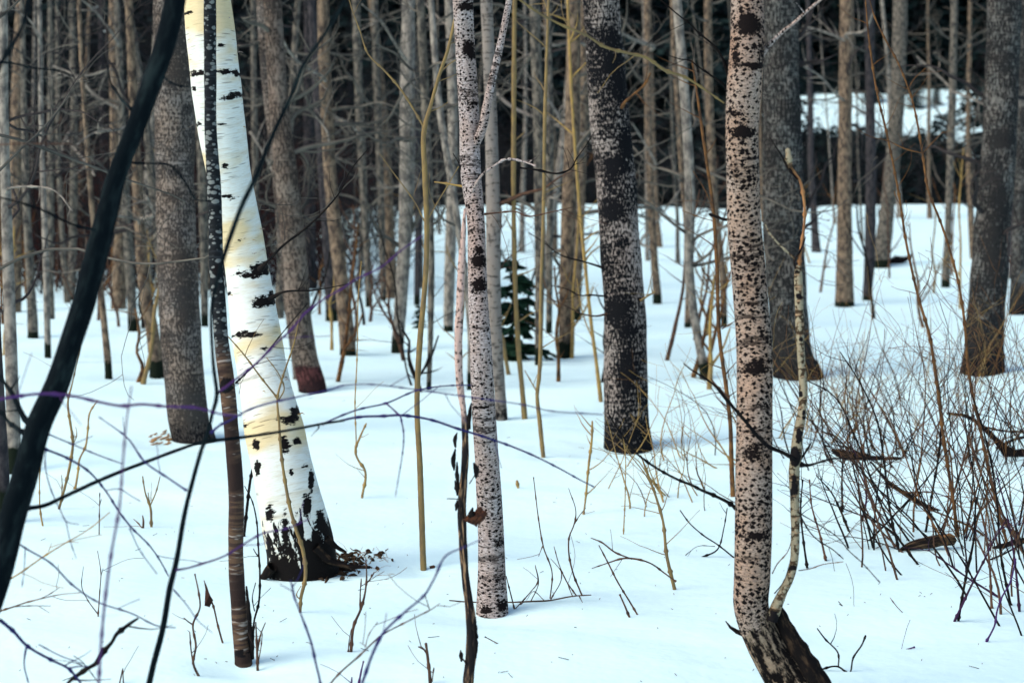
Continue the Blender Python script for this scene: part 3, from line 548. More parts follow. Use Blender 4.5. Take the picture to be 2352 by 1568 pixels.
MID = [  # pts base first, material index, label
 ([(913, 808, 28), (920, 700, 30), (930, 550, 32), (935, 400, 36), (936, 200, 34), (938, 0, 30)], 2, 'tan trunk with the snow showing either side, left of the olive pole'),
 ([(800, 815, 38), (792, 720, 34), (778, 600, 33), (762, 450, 31), (750, 250, 29), (742, 0, 27)], 1, 'leaning tan trunk second to the right of the birch'),
 ([(848, 705, 16), (838, 500, 18), (826, 250, 20), (818, 0, 20)], 0, 'thin grey trunk with a small black foot beyond the leaning tan trunk'),
 ([(762, 737, 28), (750, 520, 24), (735, 300, 22), (715, 0, 20)], 3, 'dark trunk with a black foot just behind the leaning tan trunk'),
 ([(360, 866, 34), (350, 760, 31), (338, 700, 30), (320, 500, 26), (310, 300, 22), (296, 0, 18)], 1, 'slim brown trunk with a black foot between the leaning stem and the stout left tree'),
 ([(305, 760, 22), (297, 600, 22), (285, 400, 20), (275, 150, 16), (268, 0, 14)], 0, 'slim dark-footed trunk directly right of the leaning black stem'),
 ([(34, 1085, 34), (30, 950, 31), (25, 800, 28), (18, 600, 26), (10, 300, 22), (8, 0, 18)], 2, 'pale smooth trunk running down the left edge'),
 ([(8, 1200, 38), (4, 1050, 30), (-6, 850, 26), (-20, 500, 22), (-30, 0, 20)], 3, 'black trunk cut off by the left edge'),
 ([(76, 775, 26), (70, 650, 20), (62, 500, 18), (55, 250, 14), (50, 0, 12)], 0, 'thin trunk with a dark foot near the left edge'),
 ([(250, 869, 18), (240, 750, 15), (228, 640, 14), (205, 400, 12), (185, 100, 10)], 1, 'thin leaning trunk with a blackened knot just above the snow'),
 ([(110, 822, 15), (105, 600, 14), (95, 300, 12), (90, 0, 10)], 2, 'very thin pale trunk left of the leaning black stem'),
 ([(1297, 821, 30), (1300, 650, 30), (1306, 500, 34), (1314, 300, 36), (1318, 0, 32)], 1, 'brown trunk with a black foot, left neighbour of the stout poplar'),
 ([(1322, 735, 26), (1330, 500, 26), (1338, 250, 24), (1340, 0, 22)], 1, 'warm tan trunk half hidden by its brown neighbour near the poplar'),
 ([(1237, 838, 18), (1240, 650, 22), (1240, 500, 26), (1238, 300, 28), (1228, 0, 25)], 0, 'grey-brown trunk between the two ochre saplings'),
 ([(1261, 765, 15), (1262, 600, 16), (1262, 300, 18), (1258, 0, 16)], 0, 'slight grey trunk just right of the ochre saplings'),
 ([(1510, 697, 22), (1503, 600, 18), (1497, 500, 18), (1490, 300, 18), (1487, 0, 18)], 1, 'thin brown trunk just right of the stout poplar'),
 ([(1620, 870, 26), (1608, 800, 21), (1597, 740, 20), (1584, 640, 22), (1585, 450, 23), (1575, 250, 23), (1555, 0, 22)], 2, 'bent pale trunk with a black foot left of the nearest aspen'),
 ([(1663, 750, 16), (1658, 620, 16), (1642, 480, 18), (1632, 300, 20), (1626, 0, 18)], 1, 'slim brown trunk rising behind the left side of the nearest aspen'),
 ([(1940, 702, 44), (1940, 600, 36), (1940, 400, 32), (1942, 200, 30), (1945, 0, 31)], 1, 'straight tan trunk with mossy foot in front of the distant snow clearing'),
 ([(1992, 690, 22), (1997, 600, 25), (2000, 450, 24), (1999, 250, 22), (1997, 0, 22)], 3, 'dark slim trunk close to the right of the straight tan one'),
 ([(2020, 612, 50), (2028, 560, 38), (2038, 480, 34), (2052, 350, 33), (2062, 200, 34), (2068, 0, 32)], 0, 'leaning grey trunk with fallen bark heaped at its foot'),
 ([(2172, 660, 20), (2178, 520, 16), (2182, 400, 17), (2188, 200, 18), (2192, 0, 16)], 0, 'thin grey trunk standing free left of the stout right-hand tree'),
 ([(2325, 640, 16), (2326, 500, 15), (2328, 200, 15), (2328, 0, 14)], 3, 'thin dark trunk behind the stout right-hand tree'),
 ([(985, 895, 12), (988, 800, 12), (990, 650, 16), (985, 450, 20), (975, 200, 22), (965, 0, 20)], 0, 'slim dark-footed trunk right behind the olive pole'),
 ([(1030, 760, 24), (1035, 550, 26), (1040, 300, 24), (1032, 0, 22)], 2, 'pale grey trunk just left of the forked aspen'),
 ([(1078, 895, 12), (1080, 800, 12), (1050, 500, 16), (1010, 250, 17), (990, 0, 15)], 2, 'thin trunk passing behind the forked aspen from the left'),
 ([(1580, 752, 16), (1582, 640, 14), (1560, 300, 14), (1545, 0, 12)], 1, 'thin tan trunk beside the bent pale one'),
 ([(165, 690, 20), (168, 500, 18), (170, 250, 16), (165, 0, 14)], 0, 'thin grey trunk behind the top of the leaning black stem'),
 ([(470, 750, 16), (468, 550, 20), (462, 350, 20), (455, 0, 18)], 0, 'slim trunk in the gap between the stout left tree and the birch'),
 ([(880, 690, 14), (876, 500, 16), (868, 250, 18), (860, 0, 17)], 0, 'slim grey trunk left of the tan trunk beyond the ochre fork'),
 ([(958, 700, 14), (962, 500, 18), (952, 250, 18), (944, 0, 16)], 3, 'dark slim trunk behind the olive pole fork'),
]
MT = {}
for pts, mi, lab in MID:
    big = pts[0][2] > 24
    tt_, _c, _y = tree('bare_tree', pts, BGBARK[mi], lab, 'tree', 14, 14 if big else 10, .08, foot=.20 if rnd.random() < .7 else .08, crown=6, low=7, lowlen=1.5, twigm=BGTWIG if rnd.random() < .75 else BGTWIGD, disp=.05)
    MT[lab] = (tt_, _y, pts)
def nearest(px, py):
    best = None
    for l, (t_, y_, q) in MT.items():
        x = np.interp(-py, [-p[1] for p in q], [p[0] for p in q]); d = abs(x-px)
        if py < q[0][1] and (best is None or d < best[0]): best = (d, t_, y_, x)
    return best
for k_, pts, wd, m_ in (
  ('A', [(560, 520), (440, 440), (370, 370), (330, 340), (240, 300)], 15, 0), ('A', [(540, 330), (400, 345), (330, 350), (270, 330)], 11, 0), ('A', [(310, 640), (350, 690), (400, 750), (430, 800)], 14, 0), ('A', [(620, 560), (540, 590), (430, 605), (350, 660)], 11, 0),
  ('A', [(320, 600), (270, 690), (215, 780), (190, 850)], 12, 0), ('A', [(1470, 350), (1400, 310), (1330, 250), (1260, 130)], 14, 0), ('A', [(1250, 790), (1190, 680), (1140, 600)], 14, 0), ('A', [(700, 980), (690, 940), (672, 900)], 16, 0), ('A', [(180, 180), (150, 110), (90, 60), (20, 30)], 10, 0),
  ('A', [(40, 860), (120, 850), (250, 870), (330, 960)], 10, 0), ('A', [(540, 200), (480, 110), (420, 40), (350, -20)], 12, 0), ('A', [(1500, 640), (1420, 500), (1370, 380), (1350, 250)], 10, 0), ('A', [(620, 1000), (520, 985), (430, 1020)], 9, 0),
  ('B', [(700, 410), (760, 470), (850, 520), (920, 545), (990, 575), (1100, 610), (1150, 650)], 16, 2), ('B', [(290, 260), (240, 180), (190, 100), (100, 20)], 13, 0), ('B', [(1000, 560), (960, 470), (910, 420), (850, 330)], 12, 2), ('B', [(1430, 215), (1350, 185), (1280, 150)], 18, 0),
  ('B', [(1110, 200), (960, 210), (880, 240), (760, 300)], 12, 0), ('B', [(540, 150), (480, 110), (370, 0)], 12, 2), ('B', [(370, 832), (250, 852), (140, 860)], 12, 0), ('B', [(960, 900), (1040, 930), (1150, 950)], 9, 0), ('B', [(1370, 1110), (1410, 1050), (1480, 960), (1560, 850)], 12, 0),
  ('B', [(1440, 760), (1380, 640), (1330, 560)], 10, 0), ('B', [(90, 620), (40, 560), (-60, 520)], 9, 0), ('B', [(960, 180), (900, 80), (880, 0)], 10, 0),
  ('C', [(720, 170), (640, 140), (560, 120)], 12, 0), ('C', [(760, 155), (840, 140), (880, 60)], 11, 0), ('C', [(1230, 400), (1150, 320), (1080, 260)], 10, 0), ('C', [(1240, 420), (1330, 450), (1390, 480)], 9, 0), ('C', [(720, 440), (640, 350), (560, 300)], 10, 0), ('C', [(860, 500), (800, 430), (760, 370)], 8, 0)):
    q = R(k_, [(a, b, wd*(1.15-.65*i/len(pts))) for i, (a, b) in enumerate(pts)])
    bst = nearest(q[0][0], q[0][1])
    if bst[0] < 60: q = [(bst[3], q[0][1]+10, q[0][2])]+q
    add_branch(bst[1], bst[2], q, (BGBARK[2], BGBARK[1], SMOOTHP)[m_], 'branch', dY1=rnd.uniform(-1.5, .5), tw=4, rough=.12)
# ================================================================== SAPLINGS
def sapling(kind, pts, mat, label, cat, subs=(), seg=8, Y=None, bmat=None, tw=3, group=None, dY1=0., rough=.1, extend=0., root=True):
    """pts base first (px,py,w); subs: lists of traced branches."""
    g = gp(pts[0][0], pts[0][1]) if Y is None else P(pts[0][0], pts[0][1], Y)
    Y = g[1]; t = thing(kind, tuple(g), label, cat, group)
    q = list(pts)
    add_branch(t, Y, q, mat, 'stem', dY1=dY1, seg=seg, rough=rough, tw=tw)
    if root:                                                   # carry the stem down into the snow
        d0 = max(0., g[2]-float(terrain(g[0], g[1])))
        mb = MB(); p = P(pts[0][0], pts[0][1], Y); dr = p-P(pts[1][0], pts[1][1], Y); dr = dr/np.linalg.norm(dr)
        dr = np.array((dr[0]*.6, 0, -1.)); dr /= np.linalg.norm(dr)
        r0 = pts[0][2]*.5*Y/F
        tube(mb, [p, p+dr*(d0+.06)*.5, p+dr*(d0+.06)], [r0, r0*1.03, r0*1.05], seg, .05, rdisp(3, rough, 2, 30), cap=False)
        mb.obj('root_collar' if d0 < .1 else 'lower_stem', mat, t)
    for s in subs:
        add_branch(t, Y, s, bmat or mat, 'branch', rough=rough, tw=1, seg=5, r0=4, r1=2.)
    return t, Y
sapling('sapling', [(973, 1308, 15), (970, 1231, 14), (965, 1080, 13.5), (958, 929, 13), (965, 778, 13), (972, 700, 12), (979, 604, 12), (980, 504, 12), (976, 400, 12), (975, 295, 12), (990, 240, 8), (1008, 176, 8), (1030, 110, 7), (1045, 40, 6), (1060, -60, 4)], OLIVE,
   'straight olive-brown pole sapling forking high, left of the forked aspen', 'sapling', subs=[R('B', [(385, 585, 12), (330, 490, 10), (270, 400, 10), (200, 320, 9), (130, 250, 8), (90, 140, 6), (60, 60, 5), (30, -40, 3)]), R('B', [(390, 1020, 6), (440, 930, 5), (500, 830, 5), (540, 760, 4)]), R('B', [(385, 1010, 5), (340, 920, 5), (290, 850, 5), (230, 770, 4), (180, 700, 3)])], tw=6, seg=12, rough=.06)
sapling('sapling', [(1205, 962, 13), (1200, 900, 12), (1195, 850, 12), (1185, 700, 11), (1180, 500, 11), (1180, 250, 11), (1182, 0, 10), (1184, -150, 6)], OLIVE, 'ochre sapling with a straight stem, first to the right of the forked aspen', 'sapling', tw=5)
sapling('sapling', [(1248, 1050, 10), (1243, 1000, 10), (1240, 970, 10), (1234, 905, 9), (1238, 870, 10), (1242, 780, 9), (1242, 700, 8), (1248, 500, 8), (1252, 250, 8), (1258, 60, 6), (1262, -80, 4)], OLIVE, 'kinked ochre sapling, second to the right of the forked aspen', 'sapling', tw=8, subs=[[(1236, 905, 4), (1222, 880, 3), (1205, 850, 2)]])
sapling('sapling', [(1380, 922, 10), (1372, 850, 9), (1360, 760, 8), (1345, 620, 8), (1325, 400, 7), (1312, 200, 7), (1304, 0, 6)], OCHRE, 'yellow sapling leaning left beside the foot of the stout poplar', 'sapling', tw=8, subs=[[(1362, 780, 4), (1345, 740, 3), (1332, 690, 3), (1325, 640, 2)]])
sapling('sapling', [(1684, 1140, 12), (1680, 1060, 11), (1678, 980, 10), (1668, 890, 9), (1653, 778, 9), (1646, 600, 8), (1638, 480, 8), (1620, 350, 7), (1604, 235, 6), (1590, 140, 4)], RUST, 'brown sapling running up against the left side of the nearest aspen', 'sapling', tw=10, subs=[R('C', [(160, 990, 5), (120, 880, 4), (60, 780, 3)]), R('C', [(190, 1500, 5), (240, 1470, 4), (280, 1440, 2)]), R('C', [(160, 1010, 4), (90, 990, 4), (10, 960, 3)])])
sapling('sapling', R('F', [(1268, 900, 16), (1240, 700, 14), (1210, 520, 14), (1170, 200, 14), (1140, 0, 13)])+R('C', [(1080, 1330, 12), (1030, 1100, 11), (1000, 900, 10), (940, 600, 10), (900, 430, 9), (870, 250, 9), (855, 120, 7), (845, 0, 5)]), RUST, 'tall thin brown sapling leaning left above the half-buried log', 'sapling', tw=14, subs=[R('C', [(1005, 940, 5), (985, 900, 4), (975, 870, 3)]), R('C', [(1080, 1360, 5), (1130, 1280, 4), (1150, 1180, 3), (1140, 1080, 2)])])
sapling('sapling', R('F', [(1490, 930, 14), (1430, 700, 13), (1370, 420, 13), (1310, 100, 12)])+R('C', [(1300, 1500, 12), (1260, 1250, 11), (1190, 1020, 10), (1130, 860, 10), (1105, 700, 10), (1050, 430, 8), (990, 280, 8), (930, 170, 7), (880, 60, 6), (860, -20, 5)]), RUST, 'tall brown sapling forking high, leaning left across the stout right-hand tree', 'sapling', tw=14,
   subs=[R('C', [(1110, 700, 7), (1030, 680, 6), (940, 640, 5), (860, 620, 4), (810, 590, 3)]), R('C', [(1105, 700, 5), (1160, 640, 4), (1200, 600, 3)]), R('C', [(1040, 410, 5), (1060, 370, 4), (1120, 310, 2)])])
sapling('twig', R('E', [(100, 725, 12), (110, 590, 12), (85, 555, 11), (70, 515, 10), (90, 450, 9), (120, 385, 6)]), OCHRE, 'zigzag ochre twig in the snow left of the olive pole', 'twig', subs=[R('E', [(75, 520, 7), (72, 420, 6), (68, 300, 6), (75, 150, 6), (80, 0, 5)])+[(822, 700, 2.5), (830, 600, 2)]])
sapling('twig', R('E', [(325, 212, 11), (305, 150, 9), (290, 60, 8)])+[(915, 740, 4), (905, 640, 3.5), (880, 560, 3), (860, 470, 2.5)], DARKTW, 'dark curved shoot ending just left of the olive pole', 'twig', tw=6)
sapling('twig', R('E', [(405, 230, 12), (402, 150, 10), (412, 60, 9), (415, 0, 8)])+[(992, 720, 4), (996, 640, 3)], DARKTW, 'dark upright shoot just right of the olive pole', 'twig', tw=6)
sapling('twig', R('E', [(1525, 1142, 16), (1490, 990, 14), (1470, 820, 12), (1430, 690, 10), (1395, 590, 8), (1370, 530, 6)]), OLIVE, 'brown shoot standing free left of the nearest aspen', 'twig', tw=9, rough=.15, subs=[R('E', [(1470, 830, 6), (1410, 650, 5), (1300, 500, 4)]), R('E', [(1440, 700, 5), (1400, 620, 4), (1380, 560, 3)])])
sapling('twig', R('E', [(1110, 800, 8), (1120, 720, 10), (1135, 560, 11), (1148, 450, 10), (1150, 375, 8)]), OCHRE, 'straight ochre shoot below the foot of the stout poplar', 'twig', tw=5)
sapling('twig', R('E', [(1292, 890, 6), (1300, 700, 5), (1300, 520, 4), (1290, 440, 3)]), OCHRE, 'hair-thin upright ochre shoot right of the poplar foot', 'twig', tw=4)
# --- twigs in the snow, lower left and centre
TW = [
 ('reddish forked twig left of the hanging dead leaf', [R('D', [(905, 1535, 13), (882, 1480, 11), (893, 1400, 10), (880, 1300, 10), (912, 1220, 8), (905, 1150, 7), (888, 1070, 5)]), R('D', [(880, 1302, 8), (858, 1288, 7), (838, 1270, 5)]), R('D', [(880, 1480, 8), (870, 1410, 7), (865, 1335, 5)])], BROWN),
 ('small forked ochre twig alone in the snow above the long black stick', [R('D', [(690, 857, 12), (686, 770, 11), (662, 700, 7), (650, 625, 5)]), R('D', [(682, 765, 8), (710, 700, 6), (730, 625, 4)]), R('D', [(682, 760, 6), (675, 700, 4)])], OLIVE),
 ('tiny stubby shoots beside the small forked ochre twig', [R('D', [(652, 862, 10), (654, 830, 9), (650, 805, 6)]), R('D', [(648, 862, 6), (630, 840, 5), (608, 820, 3)])], RUST),
 ('thin straight ochre twig against the leaning black stem', [R('D', [(195, 852, 9), (182, 770, 7), (180, 700, 6), (185, 500, 5)])], OCHRE),
 ('tall ochre twig in the snow left of the stout trunk', [R('D', [(268, 775, 13), (300, 660, 12), (322, 560, 12), (332, 480, 12), (320, 380, 11), (310, 290, 10), (330, 200, 7), (365, 40, 5)]), R('D', [(310, 275, 5), (290, 200, 4), (275, 120, 3)]), R('D', [(335, 480, 5), (350, 430, 4), (345, 400, 3)]), R('D', [(280, 720, 6), (283, 660, 5), (280, 620, 4)])], OLIVE),
 ('crooked ochre twig close right of the tall ochre one', [R('D', [(342, 685, 12), (355, 610, 10), (362, 550, 9), (390, 490, 10), (400, 420, 9), (410, 335, 8), (445, 280, 5)])], OCHRE),
 ('short grey twig between the forked ochre twig and the long black stick', [R('D', [(452, 892, 6), (453, 800, 5), (455, 700, 4)]), R('D', [(453, 760, 4), (462, 730, 3)])], BROWN),
 ('thin pale-brown twig with a bent side shoot, left of the reddish forked one', [R('D', [(447, 1265, 6), (455, 1150, 5), (460, 1070, 4), (445, 965, 2.5)]), R('D', [(460, 1080, 4), (470, 1045, 3)]), R('D', [(447, 1255, 5), (400, 1190, 4), (375, 1140, 4), (380, 1035, 2.5)])], BROWN),
 ('spiky twig at the foot of the lichened tree', [R('D', [(1175, 1510, 13), (1172, 1420, 11), (1166, 1290, 6)]), R('D', [(1172, 1430, 8), (1190, 1340, 7), (1210, 1292, 5)]), R('D', [(1175, 1480, 6), (1190, 1400, 5), (1196, 1340, 4)])], BROWN),
 ('tall dark crooked twig just right of the lichened tree', [R('D', [(1155, 1370, 9), (1158, 1290, 9), (1180, 1200, 9), (1185, 1100, 9), (1178, 950, 8), (1165, 800, 7), (1150, 740, 6), (1115, 670, 4)]), R('D', [(1178, 990, 6), (1165, 975, 5), (1155, 955, 4)]), R('D', [(1160, 1240, 6), (1150, 1180, 5), (1165, 1110, 4)])], DARKTW),
 ('dark bent twig leaning from the lichened tree to the birch', [R('D', [(1112, 900, 14), (1125, 780, 13), (1150, 600, 12), (1180, 500, 11), (1200, 430, 10), (1190, 330, 8), (1160, 240, 6), (1080, 200, 4)]), R('D', [(1180, 510, 7), (1230, 430, 6), (1260, 340, 4)]), R('D', [(1200, 420, 7), (1170, 380, 5), (1155, 355, 4)])], DARKTW),
 ('bent ochre shoot in front of the birch foot', [R('D', [(1368, 1245, 12), (1372, 1180, 14), (1392, 1090, 16), (1380, 960, 17), (1350, 870, 17), (1325, 780, 17), (1300, 650, 14), (1280, 500, 12), (1272, 380, 10), (1265, 270, 10), (1290, 170, 8), (1340, 20, 7), (1365, -100, 4)]), R('D', [(1265, 270, 9), (1200, 190, 8), (1110, 70, 7), (1040, -10, 5)]), R('D', [(1270, 280, 6), (1295, 230, 6), (1270, 160, 5), (1215, 85, 4)]), R('D', [(1372, 1190, 6), (1352, 1170, 5), (1372, 1125, 4)])], OLIVE),
 ('forked brown twig in the snow below the birch litter', [R('E', [(50, 1425, 15), (65, 1300, 12), (95, 1230, 11), (115, 1150, 9), (120, 1110, 8), (118, 1000, 4)]), R('E', [(92, 1235, 8), (92, 1160, 7), (97, 1092, 5)]), R('E', [(120, 1115, 6), (140, 1090, 6), (156, 1063, 4)]), R('E', [(37, 1425, 6), (42, 1370, 5), (52, 1320, 3)])], BROWN),
 ('stubby dark forked twig at the bottom edge, left of the dead snag', [R('E', [(412, 1570, 16), (405, 1500, 14), (398, 1440, 13), (391, 1385, 9)]), R('E', [(398, 1440, 10), (378, 1410, 9), (357, 1402, 6)]), R('E', [(420, 1560, 7), (428, 1497, 5)])], BROWN),
 ('pair of small purple shoots at the bottom edge near the long blue branch', [R('E', [(85, 1570, 8), (95, 1520, 8), (107, 1467, 6)]), R('E', [(52, 1568, 6), (54, 1540, 5)])], PLUM),
 ('tiny dark forked shoot at the bottom edge by the purple vertical whip', [R('D', [(545, 1568, 8), (560, 1500, 6)]), R('D', [(562, 1568, 6), (560, 1510, 5)])], BROWN),
 ('slender twig rising right of the forked aspen', [R('E', [(958, 1182, 7), (966, 1060, 6), (928, 950, 6), (905, 820, 5), (882, 630, 4)]), R('E', [(925, 940, 4), (905, 990, 3)])], BROWN),
 ('forked thin twig above the twiggy fallen branch', [R('E', [(1103, 1168, 8), (1060, 1060, 7), (1042, 960, 7), (1045, 900, 6), (1065, 850, 6), (1075, 800, 5), (1042, 680, 3)]), R('E', [(1065, 850, 5), (1095, 800, 4), (1120, 770, 3)]), R('E', [(1078, 1170, 6), (1030, 1100, 6), (1003, 1040, 5), (975, 945, 3)])], BROWN),
 ('short upright twigs right against the forked aspen', [R('E', [(795, 1230, 7), (775, 1150, 6), (757, 1080, 5)]), R('E', [(800, 1228, 6), (870, 1150, 5), (900, 1110, 5), (890, 1035, 3)])], BROWN),
 ('two crossed dark twigs stuck in the snow below the poplar', [R('E', [(1356, 1256, 8), (1310, 1180, 7), (1262, 1100, 7), (1222, 1020, 7), (1180, 940, 5)]), R('E', [(1532, 1105, 7), (1470, 1060, 7), (1430, 1030, 7), (1330, 1000, 9), (1290, 1000, 8), (1222, 1020, 6), (1148, 1045, 4)]), R('E', [(1330, 1003, 7), (1250, 970, 7), (1190, 925, 6), (1143, 906, 4)])], BROWN),
 ('short thick brown twig stuck in open snow below the crossed twigs', [R('E', [(1320, 1268, 10), (1300, 1220, 9), (1275, 1163, 6)])], BROWN),
 ('lone fine twig lying in the snow right of the dead snag', [R('E', [(720, 1388, 5), (690, 1372, 5), (660, 1356, 4)])], BROWN),
 ('short ochre stub in the snow between the saplings and the poplar', [R('E', [(812, 680, 12), (806, 645, 11)])], OCHRE),
 ('crooked black twig with a reddish tip below the shrub, right of the bent aspen foot', [R('F', [(620, 1512, 8), (720, 1492, 9), (770, 1522, 8), (790, 1450, 7), (830, 1390, 7), (846, 1350, 8)]), R('F', [(722, 1492, 8), (722, 1435, 7), (660, 1365, 7), (625, 1318, 6)])], DARKTW),
 ('red-tipped twig lying on the snow in the bottom right', [R('F', [(715, 1400, 4), (760, 1412, 5), (830, 1420, 5), (920, 1447, 6), (985, 1445, 7), (1020, 1420, 7), (1070, 1403, 6)]), R('F', [(920, 1455, 8), (990, 1478, 5), (1065, 1506, 4)])], PLUM),
 ('dark forked twig flat on the snow beside the broken stem', [R('F', [(490, 1208, 8), (560, 1240, 7), (640, 1258, 6), (720, 1278, 7), (828, 1288, 7)]), R('F', [(795, 1280, 5), (760, 1240, 5), (722, 1195, 4)]), R('F', [(860, 1275, 4), (790, 1240, 4), (725, 1208, 3)])], DARKTW),
 ('single short twig on open snow below the shrubs', [R('F', [(1014, 1246, 4), (985, 1215, 4), (957, 1178, 3)])], BROWN),
 ('dark twigs springing left from behind the nearest aspen', [R('F', [(247, 997, 8), (175, 940, 7), (100, 890, 6), (40, 835, 6), (0, 780, 5)]), R('F', [(45, 1025, 11), (100, 995, 9), (165, 965, 7), (200, 860, 6), (215, 770, 5)]), R('F', [(160, 945, 4), (80, 945, 3), (25, 985, 3)])], DARKTW),
 ('drooping purple twig at the lower right corner', [R('F', [(1395, 1380, 9), (1435, 1300, 8), (1445, 1240, 8), (1470, 1170, 7), (1500, 1120, 6), (1530, 1000, 5)])], PLUM),
]
for lab, polys, m_ in TW:
    sapling('twig', polys[0], m_, lab, 'twig', subs=polys[1:], tw=0, rough=.16, seg=7)
# hanging dead leaf on its stalk
t, Y = sapling('twig', R('D', [(1015, 1385, 9), (992, 1300, 8), (975, 1225, 8), (952, 1160, 7), (930, 1100, 4)]), BROWN, 'leaning twig with a curled dead leaf, left of the lichened tree', 'twig', tw=0)
mb = MB()
lf_ = R('D', [(930, 1105), (936, 1140), (932, 1215), (955, 1222), (978, 1228), (972, 1190), (955, 1165)])
Vt = [P(p[0], p[1], Y-.004+(.006 if i % 2 else -.012)) for i, p in enumerate(lf_)]
Vt += [v+np.array((0, .002, 0)) for v in Vt]
Q = [(0, 1, 6, 6), (1, 2, 3, 6), (6, 3, 4, 5)]
Q = [(0, 1, 2, 6), (2, 3, 5, 6), (3, 4, 5, 5)]
Q = [(0, 1, 2, 6), (2, 3, 5, 6)]; Q += [tuple(i+7 for i in q[::-1]) for q in Q]
mb.add(Vt, Q, np.zeros((len(Q)*4, 2))); mb.obj('leaf', LEAFM, t, False)
# ================================================================== FOREGROUND
YL = 4.9
LP_ = [(-80, 1530, 62), (-15, 1360, 62), (8, 1282, 62), (30, 1181, 62), (60, 1080, 60), (87, 980, 60), (132, 879, 58), (165, 778, 52), (189, 705, 52), (215, 605, 53), (242, 504, 50), (268, 403, 46), (307, 302, 45), (345, 201, 47), (379, 101, 49), (402, 0, 50), (420, -120, 48), (440, -350, 44), (450, -700, 36)]
g = P(-430, 2590, YL); 
t, c, _ = tree('leaning_tree', [(-250, 1965, 72), (-165, 1750, 66)]+LP_, FGDARK, 'near black-green stem leaning right across the upper left, out of focus', 'tree', 4.6, 24, .02, Y=YL, crown=5, disp=.08, bend=.0, seed=3, twigm=FGDARK)
for pts, m_, dy in (
  (R('D', [(95, 780, 34), (140, 770, 24), (200, 760, 21), (300, 715, 20), (430, 655, 20), (560, 600, 19), (680, 555, 18), (800, 510, 17), (920, 470, 17), (1050, 455, 17), (1200, 435, 15), (1350, 410, 13), (1480, 385, 12), (1568, 372, 11)]), FGDARK, .5),
  (R('A', [(480, 1060, 14), (420, 1045, 13), (350, 1030, 12), (280, 1000, 12), (200, 960, 11), (130, 935, 10), (0, 900, 9), (-90, 880, 7)]), FGDARK, -.2),
  (R('A', [(600, 500, 20), (590, 490, 16), (560, 460, 12), (530, 420, 11), (500, 370, 9), (490, 300, 6)]), FGDARK, .2),
  (R('A', [(560, 735, 14), (600, 742, 12), (690, 745, 11), (770, 752, 10), (830, 810, 9), (880, 890, 8), (900, 912, 7), (960, 915, 5)]), FGDARK, .3),
  (R('A', [(740, 340, 14), (770, 372, 10), (810, 390, 9), (865, 397, 7)]), FGDARK, .2),
  (R('D', [(140, 390, 34), (110, 360, 28), (80, 300, 24), (50, 240, 22), (20, 200, 18), (-60, 120, 14)]), FGDARK, .2),
  (R('D', [(110, 430, 26), (80, 410, 22), (40, 380, 18), (0, 330, 16), (-60, 300, 12)]), FGDARK, .2),
  (R('D', [(150, 470, 18), (190, 495, 11), (300, 540, 10), (400, 600, 9), (480, 690, 8), (545, 790, 8), (600, 860, 7), (680, 940, 6), (730, 1010, 6), (768, 1080, 5)]), BLUE, .6),
  (R('D', [(180, 420, 10), (210, 430, 7), (330, 480, 6), (450, 530, 5), (560, 570, 4)]), BLUE, .3),
  (R('D', [(60, 900, 9), (70, 920, 8), (120, 955, 7), (230, 1020, 7), (330, 1120, 7), (440, 1195, 6), (600, 1250, 6), (730, 1310, 6), (800, 1315, 4)]), BLUE, .2),
  (R('D', [(0, 1280, 16), (60, 1330, 14), (120, 1395, 13), (230, 1460, 12), (310, 1500, 11), (370, 1568, 9)]), BLUE, .2)):
    add_branch(t, YL, pts, m_, dY1=dy, rough=.08, tw=1 if m_ is not FGDARK else 2)
add_branch(t, YL+.5, R('E', [(0, 374, 11), (50, 362, 11), (100, 355, 11), (190, 352, 11), (270, 348, 11), (400, 365, 10), (540, 410, 10), (700, 460, 9), (880, 530, 8), (1000, 590, 7), (1100, 645, 6), (1160, 675, 5)]), BLUE, dY1=.3, rough=.06, tw=2, label='blue-purple end of the long arching branch')
add_branch(t, YL+.5, R('D', [(1470, 388, 9), (1568, 345, 8)])+R('E', [(90, 320, 8), (210, 293, 8), (350, 235, 7), (470, 215, 6), (600, 210, 5)]), BLUE, dY1=.3, rough=.06)
add_branch(t, YL+.55, R('E', [(270, 348, 10), (230, 310, 6), (205, 290, 5)]), PLUM)
add_branch(t, YL+.55, R('E', [(275, 350, 7), (290, 430, 6), (285, 520, 5), (265, 640, 4), (252, 718, 3)]), BLUE, dY1=-.5)
for pts in ([(210, 500, 5), (205, 560, 5), (230, 680, 5), (280, 790, 5), (300, 830, 4), (360, 845, 3)], [(300, 830, 4), (320, 920, 4), (348, 1000, 3)], [(480, 690, 5), (550, 685, 5), (590, 710, 4), (640, 740, 4)], [(590, 860, 5), (630, 950, 4), (715, 1070, 4)], [(115, 955, 4), (110, 1050, 4), (100, 1130, 3)], [(790, 1140, 6), (850, 1210, 5), (900, 1280, 4), (970, 1340, 3)], [(120, 1400, 8), (110, 1480, 7), (130, 1568, 5)], [(310, 1500, 8), (350, 1492, 7), (400, 1490, 5)], [(175, 1390, 5), (270, 1440, 5), (380, 1480, 4)]):
    add_branch(t, YL+.1, R('D', pts), BLUE, rough=.05)
